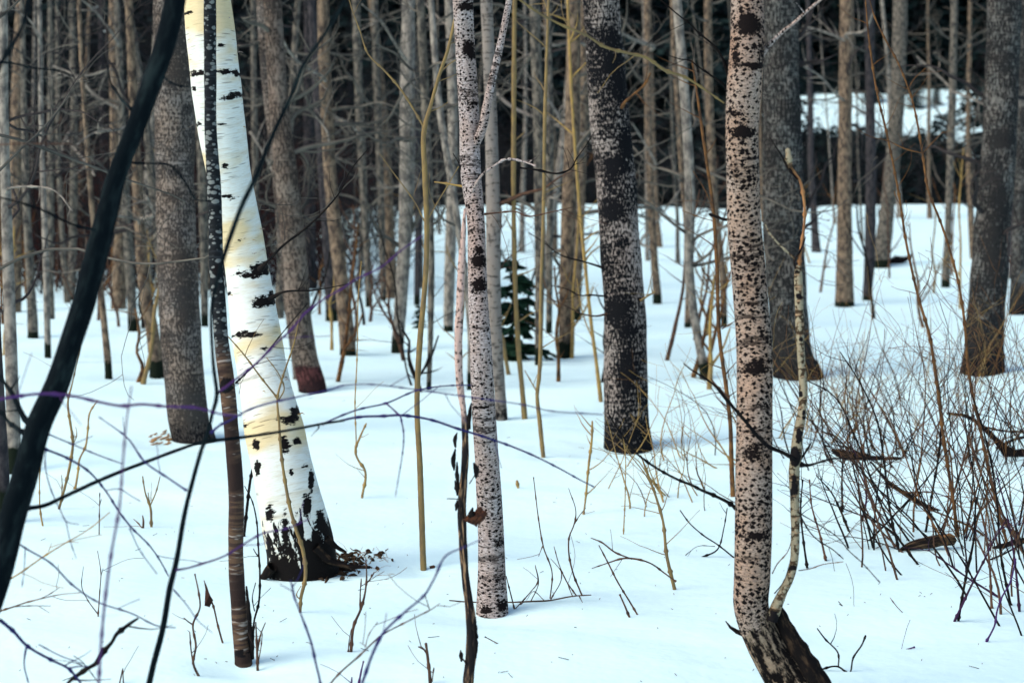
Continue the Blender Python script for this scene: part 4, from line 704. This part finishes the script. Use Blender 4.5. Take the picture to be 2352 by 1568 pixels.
# second near stem
t, Y = sapling('near_shoot', [(300, 1750, 18)]+R('D', [(680, 1568, 30), (700, 1480, 29), (740, 1330, 28), (775, 1130, 27), (800, 1030, 25), (845, 780, 22), (880, 640, 21), (920, 500, 20), (945, 430, 20), (965, 350, 18), (988, 260, 20), (975, 140, 17), (965, 0, 15)])+R('A', [(965, 1400, 16), (990, 1280, 18), (1020, 1170, 22), (1060, 1050, 24), (1110, 920, 24), (1160, 820, 24), (1200, 720, 22), (1250, 600, 22), (1330, 430, 20), (1380, 300, 20), (1470, 170, 18), (1540, 60, 16), (1600, -60, 12)]), FGDARK,
   'near dark shoot climbing from the bottom edge across the birch, out of focus', 'sapling', Y=5.0, tw=2, dY1=-.9, rough=.05, seg=12)
for pts, m_ in ((R('D', [(800, 1052, 12), (850, 1045, 9), (900, 1030, 9), (1030, 985, 9), (1110, 935, 8), (1200, 885, 8), (1300, 865, 7), (1410, 820, 6)]), PLUM), (R('D', [(850, 690, 9), (760, 630, 8), (660, 560, 8), (580, 450, 7), (500, 390, 5), (450, 355, 4)]), BLUE),
   (R('D', [(960, 430, 16), (1000, 395, 10), (1050, 370, 8), (1130, 325, 9), (1200, 300, 9), (1330, 270, 8), (1420, 250, 7), (1500, 232, 6), (1568, 212, 6)])+R('E', [(80, 207, 6), (340, 230, 6), (520, 255, 6), (700, 280, 6), (860, 305, 5), (940, 325, 5), (1120, 340, 5), (1200, 345, 4)]), BLUE),
   (R('D', [(990, 250, 12), (1080, 180, 10), (1170, 110, 10), (1270, 10, 10)])+R('A', [(1320, 1510, 10), (1400, 1420, 9), (1480, 1360, 9), (1568, 1310, 8)])+R('B', [(60, 1280, 8), (190, 1215, 8), (280, 1140, 7), (380, 1070, 6)]), PLUM)):
    add_branch(t, Y-.2, pts, m_, dY1=.1, rough=.06, tw=2)
# purple whips, near
sapling('purple_whip', [(222, 1640, 6)]+R('D', [(450, 1568, 12), (460, 1400, 12), (480, 1180, 12), (510, 960, 11), (545, 760, 10), (560, 560, 9), (580, 350, 7), (600, 215, 6)]), PLUM, 'blurred upright purple whip crossing the lower left snow', 'sapling', Y=3.8, tw=0, dY1=.2, rough=.04)
sapling('purple_whip', R('D', [(-160, 330, 16), (0, 275, 14), (80, 262, 13), (190, 250, 13), (330, 260, 12), (440, 285, 12), (560, 305, 12), (640, 298, 12), (760, 308, 11), (900, 315, 10), (1020, 345, 8), (1100, 350, 6)]), PLUM, 'purple branch entering at the left edge and crossing the leaning stem', 'sapling', Y=4.3, tw=2, rough=.05)
sapling('purple_whip', [(735, 1640, 6)]+R('D', [(1460, 1568, 10), (1440, 1480, 9), (1420, 1390, 10), (1370, 1250, 8), (1340, 1170, 8), (1325, 1100, 6)]), BLUE, 'slim blue-black shoot rising from the bottom edge towards the birch foot', 'sapling', Y=4.8, tw=3, rough=.1)
sapling('purple_whip', [(800, 1640, 8)]+R('E', [(100, 1568, 12), (150, 1430, 12), (190, 1350, 12), (300, 1240, 10), (390, 1160, 9), (430, 1090, 9), (485, 985, 8), (560, 950, 5), (640, 915, 4)]), BLUE, 'blue shoot arching up from the bottom edge towards the dead snag', 'sapling', Y=4.6, tw=1, rough=.08)
sapling('bare_twig', [(720, 1620, 5)]+R('E', [(0, 1520, 8), (80, 1450, 8), (190, 1350, 7), (300, 1290, 6), (380, 1250, 6), (410, 1235, 5), (455, 1205, 4)]), BROWN, 'thin brown twig crossing the blue arching shoot at the bottom', 'twig', Y=5.4, tw=1, subs=[R('E', [(115, 1405, 5), (130, 1350, 4), (170, 1290, 4)]), R('E', [(120, 1400, 4), (88, 1380, 3)]), R('E', [(408, 1235, 5), (395, 1190, 5), (385, 1160, 4)])])
sapling('black_stick', [(130, 1610, 10)]+R('D', [(310, 1568, 16), (400, 1500, 22), (440, 1475, 26), (470, 1425, 24), (510, 1380, 18), (530, 1345, 20), (560, 1320, 16), (600, 1290, 16), (628, 1273, 12)]), DARKTW, 'rough black stick slanting up at the bottom left', 'stick', Y=5.2, tw=2, rough=.35, seg=12, subs=[R('D', [(450, 1568, 4), (400, 1500, 6), (370, 1465, 5), (335, 1443, 5)])])
sapling('ochre_whip', [(-60, 1400, 5)]+R('D', [(0, 1125, 7), (100, 1060, 7), (200, 990, 7), (290, 935, 6), (400, 870, 5), (500, 790, 4)]), OCHRE, 'long thin ochre whip slanting up from the left edge', 'twig', Y=5.6, tw=3, rough=.15, subs=[R('D', [(220, 970, 4), (235, 930, 3)])])
sapling('ochre_whip', [(-60, 1440, 5)]+R('D', [(0, 1240, 7), (60, 1220, 7), (120, 1200, 6), (180, 1185, 5), (270, 1165, 4), (365, 1155, 3)]), RUST, 'forked ochre whip lying low at the left edge', 'twig', Y=5.9, tw=0, rough=.15, subs=[R('D', [(60, 1220, 5), (130, 1216, 4), (232, 1216, 3)]), R('D', [(180, 1185, 4), (230, 1160, 4), (270, 1133, 3)])])
sapling('near_shoot', [(-60, 420, 16)]+R('A', [(0, 300, 22), (50, 210, 22), (90, 150, 20), (110, 100, 18), (130, 0, 16), (140, -80, 12)]), FGDARK, 'blurred dark branch in the top left corner', 'branch', Y=3.9, tw=1, rough=.05)
sapling('near_shoot', R('A', [(-60, 75, 12), (0, 65, 12), (120, 50, 11), (250, 20, 10), (330, 0, 8), (420, -40, 5)]), FGDARK, 'thin dark branch cutting the top left corner', 'branch', Y=3.6, tw=2, rough=.08)
sapling('near_shoot', R('A', [(-80, 665, 6), (0, 660, 7), (120, 655, 6), (250, 656, 6), (335, 655, 4)]), BROWN, 'level reddish twig at the left edge', 'branch', Y=4.6, tw=2, rough=.1)
sapling('near_shoot', R('A', [(-60, 280, 9), (60, 290, 9), (150, 310, 9), (270, 325, 8), (340, 350, 6)]), FGDARK, 'level dark twig at the upper left edge', 'branch', Y=5.2, tw=2, rough=.1)
# ================================================================== SHRUBS
def shrub(px, py, n, h, lean, spread, label, m_, seed, r=.004, depthspread=.35, twigs=3, group='bare shrubs on the right'):
    g = gp(px, py); rg = random.Random(seed); t = thing('shrub', tuple(g), label, 'shrub', group)
    mbs = [MB(), MB()]; tips = MB()
    for k in range(n):
        mb = mbs[0 if rg.random() < .6 else 1]
        x = g[0]+rg.gauss(0, spread); y = g[1]+rg.gauss(0, depthspread); z = float(terrain(x, y))
        a = lean+rg.gauss(0, .40); L = h*rg.uniform(.5, 1.15)
        d = (math.sin(a), rg.gauss(0, .22), math.cos(a))
        limb(mb, (x-d[0]*.03, y, z-.03), d, L, r*rg.uniform(.55, 1.25), 1 if rg.random() < .85 else 0, rg, .05, .15, twigs+1, 5, .0011, .5, tips)
    mbs[0].obj('stems', m_[0], t)
    if tips.n: tips.obj('twigs', m_[2] if len(m_) > 2 else OCHRE if seed in (5, 7, 8, 9, 10) else RUST, t)
    if mbs[1].n: mbs[1].obj('stems', m_[1], t)
    return t
sh = [
 (2065, 1262, 22, 1.15, -.30, .16, 'tangled bare shrub growing around the half-buried log', (DARKTW, BROWN), 1),
 (2180, 1225, 24, 1.3, -.22, .22, 'dense dark shrub right of the half-buried log', (DARKTW, RUST), 2),
 (2290, 1250, 20, 1.25, -.15, .20, 'upright purple-brown shrub near the lower right edge', (BROWN, DARKTW), 3),
 (1975, 1050, 34, 1.05, -.18, .35, 'low spreading shrub behind the thin broken stem', (DARKTW, RUST), 4),
 (2130, 1050, 36, 1.3, -.12, .42, 'tall ochre-tipped shrub in the middle of the brush', (DARKTW, BROWN), 5),
 (2310, 1060, 34, 1.3, -.1, .38, 'ochre-tipped shrub by a dark snag near the right edge', (DARKTW, RUST), 6),
 (2010, 940, 24, 1.1, .0, .5, 'sparse golden shrub on the snow left of the stout right-hand tree', (OCHRE, RUST), 7),
 (2330, 900, 20, 1.1, 0., .4, 'golden shrub at the foot of the stout right-hand tree', (OCHRE, RUST), 8),
 (1560, 1150, 16, .62, -.5, .20, 'small pale ochre shrub leaning left between the poplar and the nearest aspen', (OCHRE, RUST), 9),
 (1640, 1060, 14, .8, -.35, .25, 'fine yellow shrub at the left side of the nearest aspen', (OCHRE, OLIVE), 10),
 (1880, 1010, 16, .9, .1, .18, 'thin yellow-brown shrub just right of the broken stem', (OCHRE, RUST), 11),
 (2350, 1400, 12, 1.1, -.3, .14, 'dark wiry shrub cut by the lower right edge', (DARKTW, BROWN), 12),
]
for s in sh: shrub(s[0], s[1], int(s[2]*.95), *s[3:], r=.0055)
STEMS = [[(990, 1097), (950, 960), (900, 830), (850, 680), (790, 560), (740, 470)], [(1000, 970), (960, 800), (930, 560), (900, 380), (820, 200), (730, 60)], [(1250, 1287), (1320, 1140), (1390, 1000), (1440, 900), (1490, 820)], [(1268, 1285), (1300, 1100), (1335, 940), (1350, 750), (1380, 620)],
 [(1421, 1227), (1408, 1000), (1375, 800), (1300, 620), (1220, 460)], [(1507, 1212), (1465, 1000), (1440, 700), (1400, 480), (1330, 250)], [(1547, 1242), (1530, 1050), (1490, 800), (1440, 600)], [(1120, 880), (1150, 700), (1180, 520), (1190, 300), (1150, 60)], [(1195, 890), (1230, 760), (1290, 560), (1330, 380), (1350, 150)],
 [(1085, 1028), (1010, 930), (960, 850), (880, 660), (800, 450), (690, 250), (580, 190)], [(1455, 1178), (1300, 1080), (1200, 1010), (1130, 960)], [(580, 1045), (560, 900), (550, 760), (560, 640)], [(665, 1012), (640, 900), (600, 760), (590, 640)], [(770, 877), (735, 790), (690, 700), (620, 620)], [(830, 830), (850, 720), (830, 600), (780, 480)], [(740, 790), (738, 640), (745, 480)]]
SL = ['reddish shoot', 'black shoot', 'purple shoot', 'dark shoot']
t0 = None
for k, s in enumerate(STEMS):
    g = gp(*R('F', s)[0])
    q = [(a, b, 6.2-3.6*i/(len(s)-1)) for i, (a, b) in enumerate(R('F', s))]
    t, _ = sapling('shoot', q, (BROWN, DARKTW, DPLUM, DARKTW)[k % 4], 'single bare shoot stuck in the snow among the shrubs on the right', 'shoot', tw=7, rough=.12, seg=6, dY1=rnd.uniform(-.2, .3), group='single shoots among the right-hand shrubs')
# thin shoots everywhere among the middle trees
for k in range(58):
    px = (rnd.uniform(620, 1700) if k % 3 else rnd.uniform(0, 420)) if k < 48 else rnd.uniform(1850, 2352); py = rnd.uniform(640, 900) if k < 48 else rnd.uniform(560, 800); hp = rnd.uniform(120, 420); ln = rnd.gauss(0, .16)
    q = [(px+ln*hp*u_+rnd.gauss(0, 4)*(u_ > 0), py-hp*u_, 8.5*(1-.65*u_)*rnd.uniform(.85, 1.1)*(py-420)/330) for u_ in (0, .2, .42, .63, .82, 1)]
    subs = []
    for b in range(rnd.randint(1, 3)):
        i0 = rnd.randint(1, 4); sg = rnd.choice((-1, 1)); L_ = rnd.uniform(30, 110)
        subs.append([(q[i0][0], q[i0][1], q[i0][2]*.7), (q[i0][0]+sg*L_*.3, q[i0][1]-L_*.45, q[i0][2]*.5), (q[i0][0]+sg*L_*.5, q[i0][1]-L_, q[i0][2]*.35)])
    sapling('shoot', q, (OLIVE, RUST, DARKTW, BROWN)[k % 4] if k % 8 else OCHRE, 'thin bare shoot rising from the snow among the farther trees', 'shoot', subs=subs, tw=4, rough=.15, seg=6, dY1=rnd.uniform(-.5, .5), group='thin shoots among the farther trees')
# logs and fallen wood
def log(pts, mat, label, Y=None, rough=.12, name='log', cat='log', extra=()):
    g = gp(*max(pts, key=lambda p: p[1])[:2]); Yd = g[1] if Y is None else Y
    t = thing(name, tuple(P(pts[0][0], pts[0][1], Yd)), label, cat)
    mb = MB(); tube(mb, [P(p[0], p[1], Yd) for p in pts], [p[2]*.5*Yd/F for p in pts], 16, .015, rdisp(int(pts[0][0]), rough, 3, 30))
    mb.obj('trunk', mat, t)
    for e, m2 in extra: add_branch(t, Yd-.04, e, m2, rough=.3)
    return t
log(R('F', [(1000, 965, 14), (1030, 950, 30), (1090, 935, 48), (1150, 925, 54), (1200, 915, 54), (1250, 918, 42)]), DEADW, 'half-buried weathered log under the tangled shrub', extra=[(R('F', [(1190, 910, 20), (1225, 890, 14), (1250, 900, 10)]), SPLIT), (R('F', [(1040, 960, 10), (1085, 1020, 7)]), BROWN)])
log(R('F', [(1425, 955, 16), (1480, 940, 24), (1530, 925, 26), (1620, 905, 24)]), DARKTW, 'dark fallen branch with a snowy top at the lower right edge', name='fallen_branch', cat='branch')
log(R('F', [(690, 505, 14), (760, 535, 50), (820, 545, 64), (870, 550, 44), (1010, 545, 14)]), DARKTW, 'black rotten wood heaped at the foot of the low spreading shrub', name='fallen_branch', cat='branch', rough=.3, extra=[(R('F', [(650, 480, 5), (750, 520, 9), (900, 560, 8)]), DARKTW), (R('F', [(790, 540, 10), (700, 440, 8), (640, 420, 5)]), DARKTW)])
log(R('F', [(1215, 340, 10), (1300, 350, 18), (1380, 400, 22), (1450, 470, 26), (1500, 520, 52), (1570, 535, 56), (1660, 530, 30)]), DARKTW, 'black crooked branch propped in the brush at the right edge', name='fallen_branch', cat='branch', rough=.25, extra=[(R('F', [(1440, 500, 16), (1520, 460, 14), (1600, 440, 12)]), DARKTW), (R('F', [(1380, 400, 10), (1480, 420, 9), (1600, 420, 8)]), DARKTW)])
log(R('F', [(870, 560, 8), (960, 660, 20), (1050, 720, 24), (1120, 760, 20), (1185, 782, 8)]), DARKTW, 'black branch sagging through the middle of the brush', name='fallen_branch', cat='branch', rough=.2, extra=[(R('F', [(1000, 800, 5), (1040, 740, 8), (1100, 700, 7)]), DARKTW), (R('F', [(940, 640, 7), (1000, 790, 6)]), DARKTW), (R('F', [(1020, 700, 7), (1150, 700, 6), (1290, 748, 4)]), BROWN)])
log(R('E', [(497, 1190, 4), (560, 1196, 6), (700, 1202, 7), (780, 1200, 8), (870, 1195, 8), (960, 1190, 7), (1060, 1172, 6), (1145, 1166, 4)]), BROWN, 'long twiggy fallen branch lying across the snow behind the forked aspen', name='fallen_branch', cat='branch', rough=.2,
    extra=[(R('E', a), BROWN) for a in ([(870, 1195, 5), (905, 1110, 4), (890, 1030, 3)], [(960, 1188, 5), (1010, 1080, 4), (1000, 1030, 3)], [(1060, 1172, 5), (1010, 1060, 4), (960, 1000, 2)], [(840, 1195, 5), (800, 1228, 3)], [(930, 1190, 4), (880, 1150, 3), (850, 1190, 2)], [(1090, 1170, 4), (1110, 1210, 3), (1150, 1290, 2)])])
log([(2030, 605, 14), (2055, 600, 20), (2078, 596, 12), (2095, 585, 6)], DARKTW, 'small dark heap of fallen bark beside the leaning grey trunk', name='bark_heap', cat='bark', rough=.4)
# scattered ground debris
mb = MB()
for k in range(260):
    px = rg.uniform(0, 2352); py = rg.uniform(900, 1568)
    g = gp(px, py); a = rg.uniform(0, 3.14); L = rg.uniform(.003, .010) if k % 5 else rg.uniform(.015, .05)
    d = np.array((math.cos(a)*L, math.sin(a)*L, rg.uniform(-.001, .006)))
    tube(mb, [g+np.array((0, 0, .002)), g+d+np.array((0, 0, .003))], [.0012, .0010], 4, .05)
tag(mb.obj('bark_crumbs', DARKTW), 'scattered dark crumbs of bark and bud scales on the open snow', 'debris', kind='stuff')
# --- litter at the foot of the birch
mb = MB(); g0 = gp(815, 1296)
for k in range(110):
    x = g0[0]+rg.gauss(0, .085)-.02; y = g0[1]+rg.gauss(0, .16); z = float(terrain(x, y)); a = rg.uniform(0, 6.28); L = rg.uniform(.015, .06)
    d = np.array((math.cos(a)*L, math.sin(a)*L*.6, rg.uniform(0, .015)))
    tube(mb, [np.array((x, y, z)), np.array((x, y, z+.008))+d*.5, np.array((x, y, z+.002))+d], [.003, rg.uniform(.004, .012), .002], 6, .012, rdisp(k, .4, 3, 80))
tag(mb.obj('litter', MOSS), 'dark leaves and bark scraps melted out of the snow right of the birch foot', 'litter', kind='stuff')
mb = MB()
for k in range(130):
    x = g0[0]+rg.gauss(0, .09)-.03; y = g0[1]+rg.gauss(0, .14); z = float(terrain(x, y))
    limb(mb, (x, y, z), (rg.gauss(.2, .7), rg.gauss(0, .5), rg.uniform(.1, .8)), rg.uniform(.03, .11), .0015, 0, rg, -.8, .25, 0, 3, .0006)
tag(mb.obj('dead_grass', GRASS), 'tuft of dead straw-coloured grass at the birch foot', 'grass', kind='stuff')
mb = MB(); g0 = gp(362, 1008)
for k in range(22):
    x = g0[0]+rg.gauss(0, .07); y = g0[1]+rg.gauss(0, .12); z = float(terrain(x, y))
    tube(mb, [np.array((x, y, z-.005)), np.array((x+rg.uniform(.01, .06), y, z+.015))], [.008, .006], 6, .02, rdisp(k, .3, 3, 60))
tag(mb.obj('litter', GRASS), 'yellowed scraps poking through snow left of the stout left trunk', 'litter', kind='stuff')
g0 = gp(988, 1304); mb = MB(); tube(mb, [g0, g0+np.array((.02, 0, .008))], [.010, .007], 8, .01, rdisp(4, .3, 3, 60))
tag(mb.obj('bark_scrap', LEAFM), 'dark bark scrap lying at the foot of the olive pole', 'bark')
# ================================================================== BACKGROUND WOODS
def proto_tree(seed, H, r, low, mat, tm, long=1.):
    rg = random.Random(seed); t = thing('bare_tree', (0, 0, 0), None, 'tree')
    pts = [np.array((0, 0, -.3))]; d = np.array((rg.gauss(0, .05), rg.gauss(0, .05), 1.)); 
    n = 12
    for i in range(n):
        d = d+np.array((rg.gauss(0, .025), rg.gauss(0, .025), .05)); d /= np.linalg.norm(d); pts.append(pts[-1]+d*(H+.3)/n)
    rad = [r*1.3]+[r*(1-.75*(i+1)/n) for i in range(n)]
    mb = MB(); c = tube(mb, pts, rad, 9, .25, rdisp(seed, .08, 2, 3)); mb.obj('trunk', mat, t)
    mb = MB()
    for k in range(low):
        z = rg.uniform(.07, .95)*H; i = int(np.clip(np.searchsorted(c[:, 2], z), 0, len(c)-1)); a = rg.uniform(0, 6.28); rr = r*(1-.75*z/H)
        limb(mb, c[i], (math.cos(a), math.sin(a), rg.uniform(-.1, .8)), rg.uniform(.7, 2.1)*long, min(.03, max(.010, rr*.36)), 2 if rg.random() < .3 else 1, rg, .1, .25, 4, 4, .004, .5)
    mb.obj('branches', tm, t)
    return t
protos = [proto_tree(100+i, rnd.uniform(9, 13), (.07, .10, .055, .12, .08, .045, .09, .06)[i], (18, 16, 20, 14, 20, 18, 16, 22)[i], BGBARK[(0, 1, 2, 3, 1, 0, 2, 0)[i]], BGTWIG if i in (1, 4) else GLOOM, 1.25) for i in range(8)]
def dup(root, loc, rz, sc, label, group):
    r = root.copy(); COL.objects.link(r); r.location = loc; r.rotation_euler = (rnd.gauss(0, .03), rnd.gauss(0, .035), rz); r.scale = (sc, sc, sc)
    r['label'] = label; r['group'] = group
    for ch in list(root.children):
        c_ = ch.copy(); COL.objects.link(c_); c_.parent = r
    return r
ZONES = [  # x range px, base y range, n, label, group
 (-150, 420, 610, 740, 17, 'slim blurred grey-brown tree in the crowded woods left of the birch', 'crowded trees left of the birch'),
 (430, 900, 600, 735, 9, 'slim blurred tree in the crowded woods between the birch and the olive pole', 'crowded trees right behind the birch'),
 (900, 1400, 520, 720, 10, 'slim blurred tree in the woods behind the forked aspen and the ochre saplings', 'trees behind the forked aspen'),
 (1450, 1760, 500, 660, 7, 'slim blurred tree on the rise between the stout poplar and the nearest aspen', 'trees between poplar and nearest aspen'),
 (1830, 2500, 492, 640, 10, 'slim blurred tree on the snowy rise behind the shrubs', 'trees on the rise on the right'),
]
PX = set()
i = 0
for (xa, xb, ya, yb, n, lab, grp) in ZONES:
    for k in range(n):
        px = xa+(xb-xa)*((k*.618034+.13) % 1)+rnd.uniform(-6, 6); py = rnd.uniform(ya, yb)
        g = gp(px, py)
        if g[1] > 90: g = gp(px, 660); 
        sc = rnd.uniform(.8, 1.35)
        if i < 8: r = protos[i]; r.location = tuple(g); r.rotation_euler = (0, 0, rnd.uniform(0, 6)); r['label'] = lab; r['group'] = grp; r.scale = (sc,)*3
        else: dup(protos[rnd.randrange(8)], tuple(g), rnd.uniform(0, 6.28), sc, lab, grp)
        i += 1
# thicket, reddish brown, on the left, and greyer brush across the middle
def thicket(x0, x1, y0, y1, n, h, mat, label, seed):
    rg = random.Random(seed); mb = MB()
    for k in range(n):
        y = rg.uniform(y0, y1); x = rg.uniform(x0, x1)*y/50; z = float(terrain(x, y))
        limb(mb, (x, y, z-.05), (rg.gauss(0, .45), rg.gauss(0, .3), 1), h*rg.uniform(.5, 1.2), .012*rg.uniform(.7, 1.6), 1, rg, .1, .2, 4, 3, .005, .6)
    return tag(mb.obj('undergrowth', mat), label, 'undergrowth', kind='stuff')
REDTW = plain('red brown brush', (.045, .016, .014), (.022, .013, .013), 3, 3)
thicket(-15, -4.6, 46, 62, 1100, 4.2, REDTW, 'dense red-brown brush filling the woods at the left', 1)
thicket(-15, -3.0, 40, 70, 700, 7.5, GLOOM, 'dark tangled brush behind the trees left of centre', 2)
thicket(-4.6, 3.2, 88, 96, 500, 4.2, GLOOM, 'thin dark brush along the wood edge behind the centre trees', 3)
thicket(-2, 16, 88, 95, 420, 5.0, GLOOM, 'bare brush along the dark wood edge on the right', 4)
# ------------------------------------------------------------------ conifers
def conifer(seed, H, W, mat, dens=1., name='spruce_tree', bw=.16):
    rg = random.Random(seed); t = thing(name, (0, 0, 0), None, 'tree')
    mb = MB(); tube(mb, [(0, 0, -.4), (0, 0, H*.5), (0, 0, H*.97)], [H*.014, H*.009, .01], 7, H/8); mb.obj('trunk', BGBARK[3], t)
    V = []; Q = []
    nl = int(30*dens)
    for i in range(nl):
        z = H*(.03+.95*(i/nl)); L0 = W*.5*(1-z/H)**.8+.05*W
        for k in range(int((9 if i < nl*.7 else 6))):
            a = rg.uniform(0, 6.28); L = L0*rg.uniform(.65, 1.15); ca, sa = math.cos(a), math.sin(a); zz = z+rg.uniform(-.5, .5)*H/nl
            ns = max(3, int(9*L/(W*.5))+2)
            for s in range(ns):
                f = (s+.6)/ns; cx = L*f; cz = zz+L*.12*f-L*.42*f*f+rg.uniform(-.03, .03)*H/10
                for sg in (-1, 1, 0):
                    l = bw*H/10*rg.uniform(.8, 1.9)*(1.3-f*.6)*(1.4 if sg else 1.1); ang = a+sg*rg.uniform(.5, 1.2); dx, dy = math.cos(ang), math.sin(ang)
                    wd = l*rg.uniform(.16, .34); dz = -l*rg.uniform(.05, .6)
                    p = np.array((cx*ca, cx*sa, cz)); e = p+np.array((dx*l, dy*l, dz)); q = np.array((-dy, dx, rg.uniform(-.9, .9)))*wd
                    b = len(V); V += [p-q*.3, p+q*.3, e*.5+p*.5+q, e]; Q.append((b, b+1, b+2, b+3))
                    b = len(V); V += [p+q*.3, p-q*.3, e*.5+p*.5-q, e]; Q.append((b, b+1, b+2, b+3))
    mb = MB(); mb.add(V, Q, np.zeros((len(Q)*4, 2))); mb.obj('crown', mat, t, False)
    return t
cons = [conifer(1, 17, 6.5, NEEDLE, 1.15), conifer(2, 19, 6.5, NEEDLE, 1.15), conifer(3, 16, 7.5, NEEDLE, 1.15)]
young = [conifer(4, 4.6, 3.6, NEEDLE, .9, bw=.24), conifer(5, 4.4, 3.8, NEEDLE, .9, bw=.24)]
ci = [0, 0]
def place(lst, idx, px, Y, sc, label, grp):
    x = (px-CX)/F*Y; z = float(terrain(x, Y))
    n = ci[idx]; ci[idx] += 1
    if n < len(lst): r = lst[n]; r.location = (x, Y, z); r.scale = (sc,)*3; r['label'] = label; r['group'] = grp; r.rotation_euler = (0, 0, n)
    else: dup(lst[rnd.randrange(len(lst))], (x, Y, z), rnd.uniform(0, 6.28), sc, label, grp)
WA, WB = 1800, 2265
for row, (Y, dx) in enumerate(((100, 128), (106, 135), (114, 128), (124, 125), (136, 120))):
    px = -650+row*41
    while px < 3100:
        pw = 3.3*F/Y                                              # half crown width in px
        if not (WA-60 < px < WB+70):
            place(cons, 0, px+rnd.uniform(-25, 25), Y+rnd.uniform(-2, 2), rnd.uniform(.85, 1.2), 'tall dark spruce in the distant wood edge behind the bare trees', 'dark spruces of the distant wood edge')
        px += dx*rnd.uniform(.8, 1.1)
px = WA-70
while px < WB+70:
    for Y in (97, 99.5, 103, 107):
        tgt = 292+(0 if px < 2080 else (px-2080)*.35); H_ = (YH-(tgt+rnd.uniform(-6, 22)))*Y/F+CAMH-float(terrain((px-CX)/F*Y, Y))
        place(young, 1, px+rnd.uniform(-14, 14), Y+rnd.uniform(-1, 1), max(.6, H_/4.45), 'low young spruce below the bright snow clearing', 'young spruces under the clearing')
    px += 34
for px, hs in ((2078, .25), (2100, .29), (2118, .33), (2136, .37), (2155, .345), (2176, .33), (2262, .8)): place(cons, 0, px, 112+rnd.uniform(-2, 6), hs*1.05, 'half-grown dark spruce standing in front of the snow clearing', 'half-grown spruces in the clearing')
for k in range(16): place(young, 1, rnd.uniform(WA, WB), rnd.uniform(160, 178), rnd.uniform(.25, .7), 'scattered small spruce on the bright snow clearing', 'small spruces dotted on the clearing')
px = WA-130
while px < WB+160:
    for Y in (180, 186, 193, 200): place(cons, 0, px+rnd.uniform(-14, 14), Y+rnd.uniform(-2, 2), rnd.uniform(.9, 1.15), 'tall spruce standing above the bright snow clearing', 'spruces above the clearing')
    px += 62
# young firs in the snow behind the forked aspen
def young_fir(px, py, hpx, seed, label):
    g = gp(px, py); H = hpx*g[1]/F
    t = conifer(seed, H, H*.7, NEEDLEG, .22, 'young_fir', .55); t.location = tuple(g); t['label'] = label; return t
young_fir(1178, 822, 250, 9, 'young dark green fir in the snow right behind the forked aspen')
young_fir(962, 752, 55, 10, 'very small green fir peeping out behind the olive pole')
# ================================================================== GROUND
ang = np.concatenate([np.linspace(-math.pi, -.40, 60, endpoint=False), np.linspace(-.40, .40, 420, endpoint=False), np.linspace(.40, math.pi, 61)])
rr = np.concatenate([np.linspace(.3, 4.5, 30, endpoint=False), np.linspace(4.5, 16, 330, endpoint=False), np.geomspace(16, 240, 200, endpoint=False), np.geomspace(240, 900, 24)])
A_, R_ = np.meshgrid(ang, rr, indexing='xy')
X = np.sin(A_)*R_; Yg = np.cos(A_)*R_; Z = terrain(X, Yg)
nr, na = X.shape; V = np.stack([X, Yg, Z], -1).reshape(-1, 3)
ii, jj = np.meshgrid(np.arange(nr-1), np.arange(na-1), indexing='ij'); ii = ii.ravel(); jj = jj.ravel()
Q = np.stack([ii*na+jj, ii*na+jj+1, (ii+1)*na+jj+1, (ii+1)*na+jj], 1)[:, ::-1]
mb = MB(); mb.add(V, Q, np.zeros((Q.size, 2)))
# close the centre
g_ = mb.obj('snow_ground', SNOW); tag(g_, None, None, kind='structure')
# tidy helper properties
for o in bpy.data.objects:
    for k in ('_o', '_Y', '_W'):
        if k in o: del o[k]
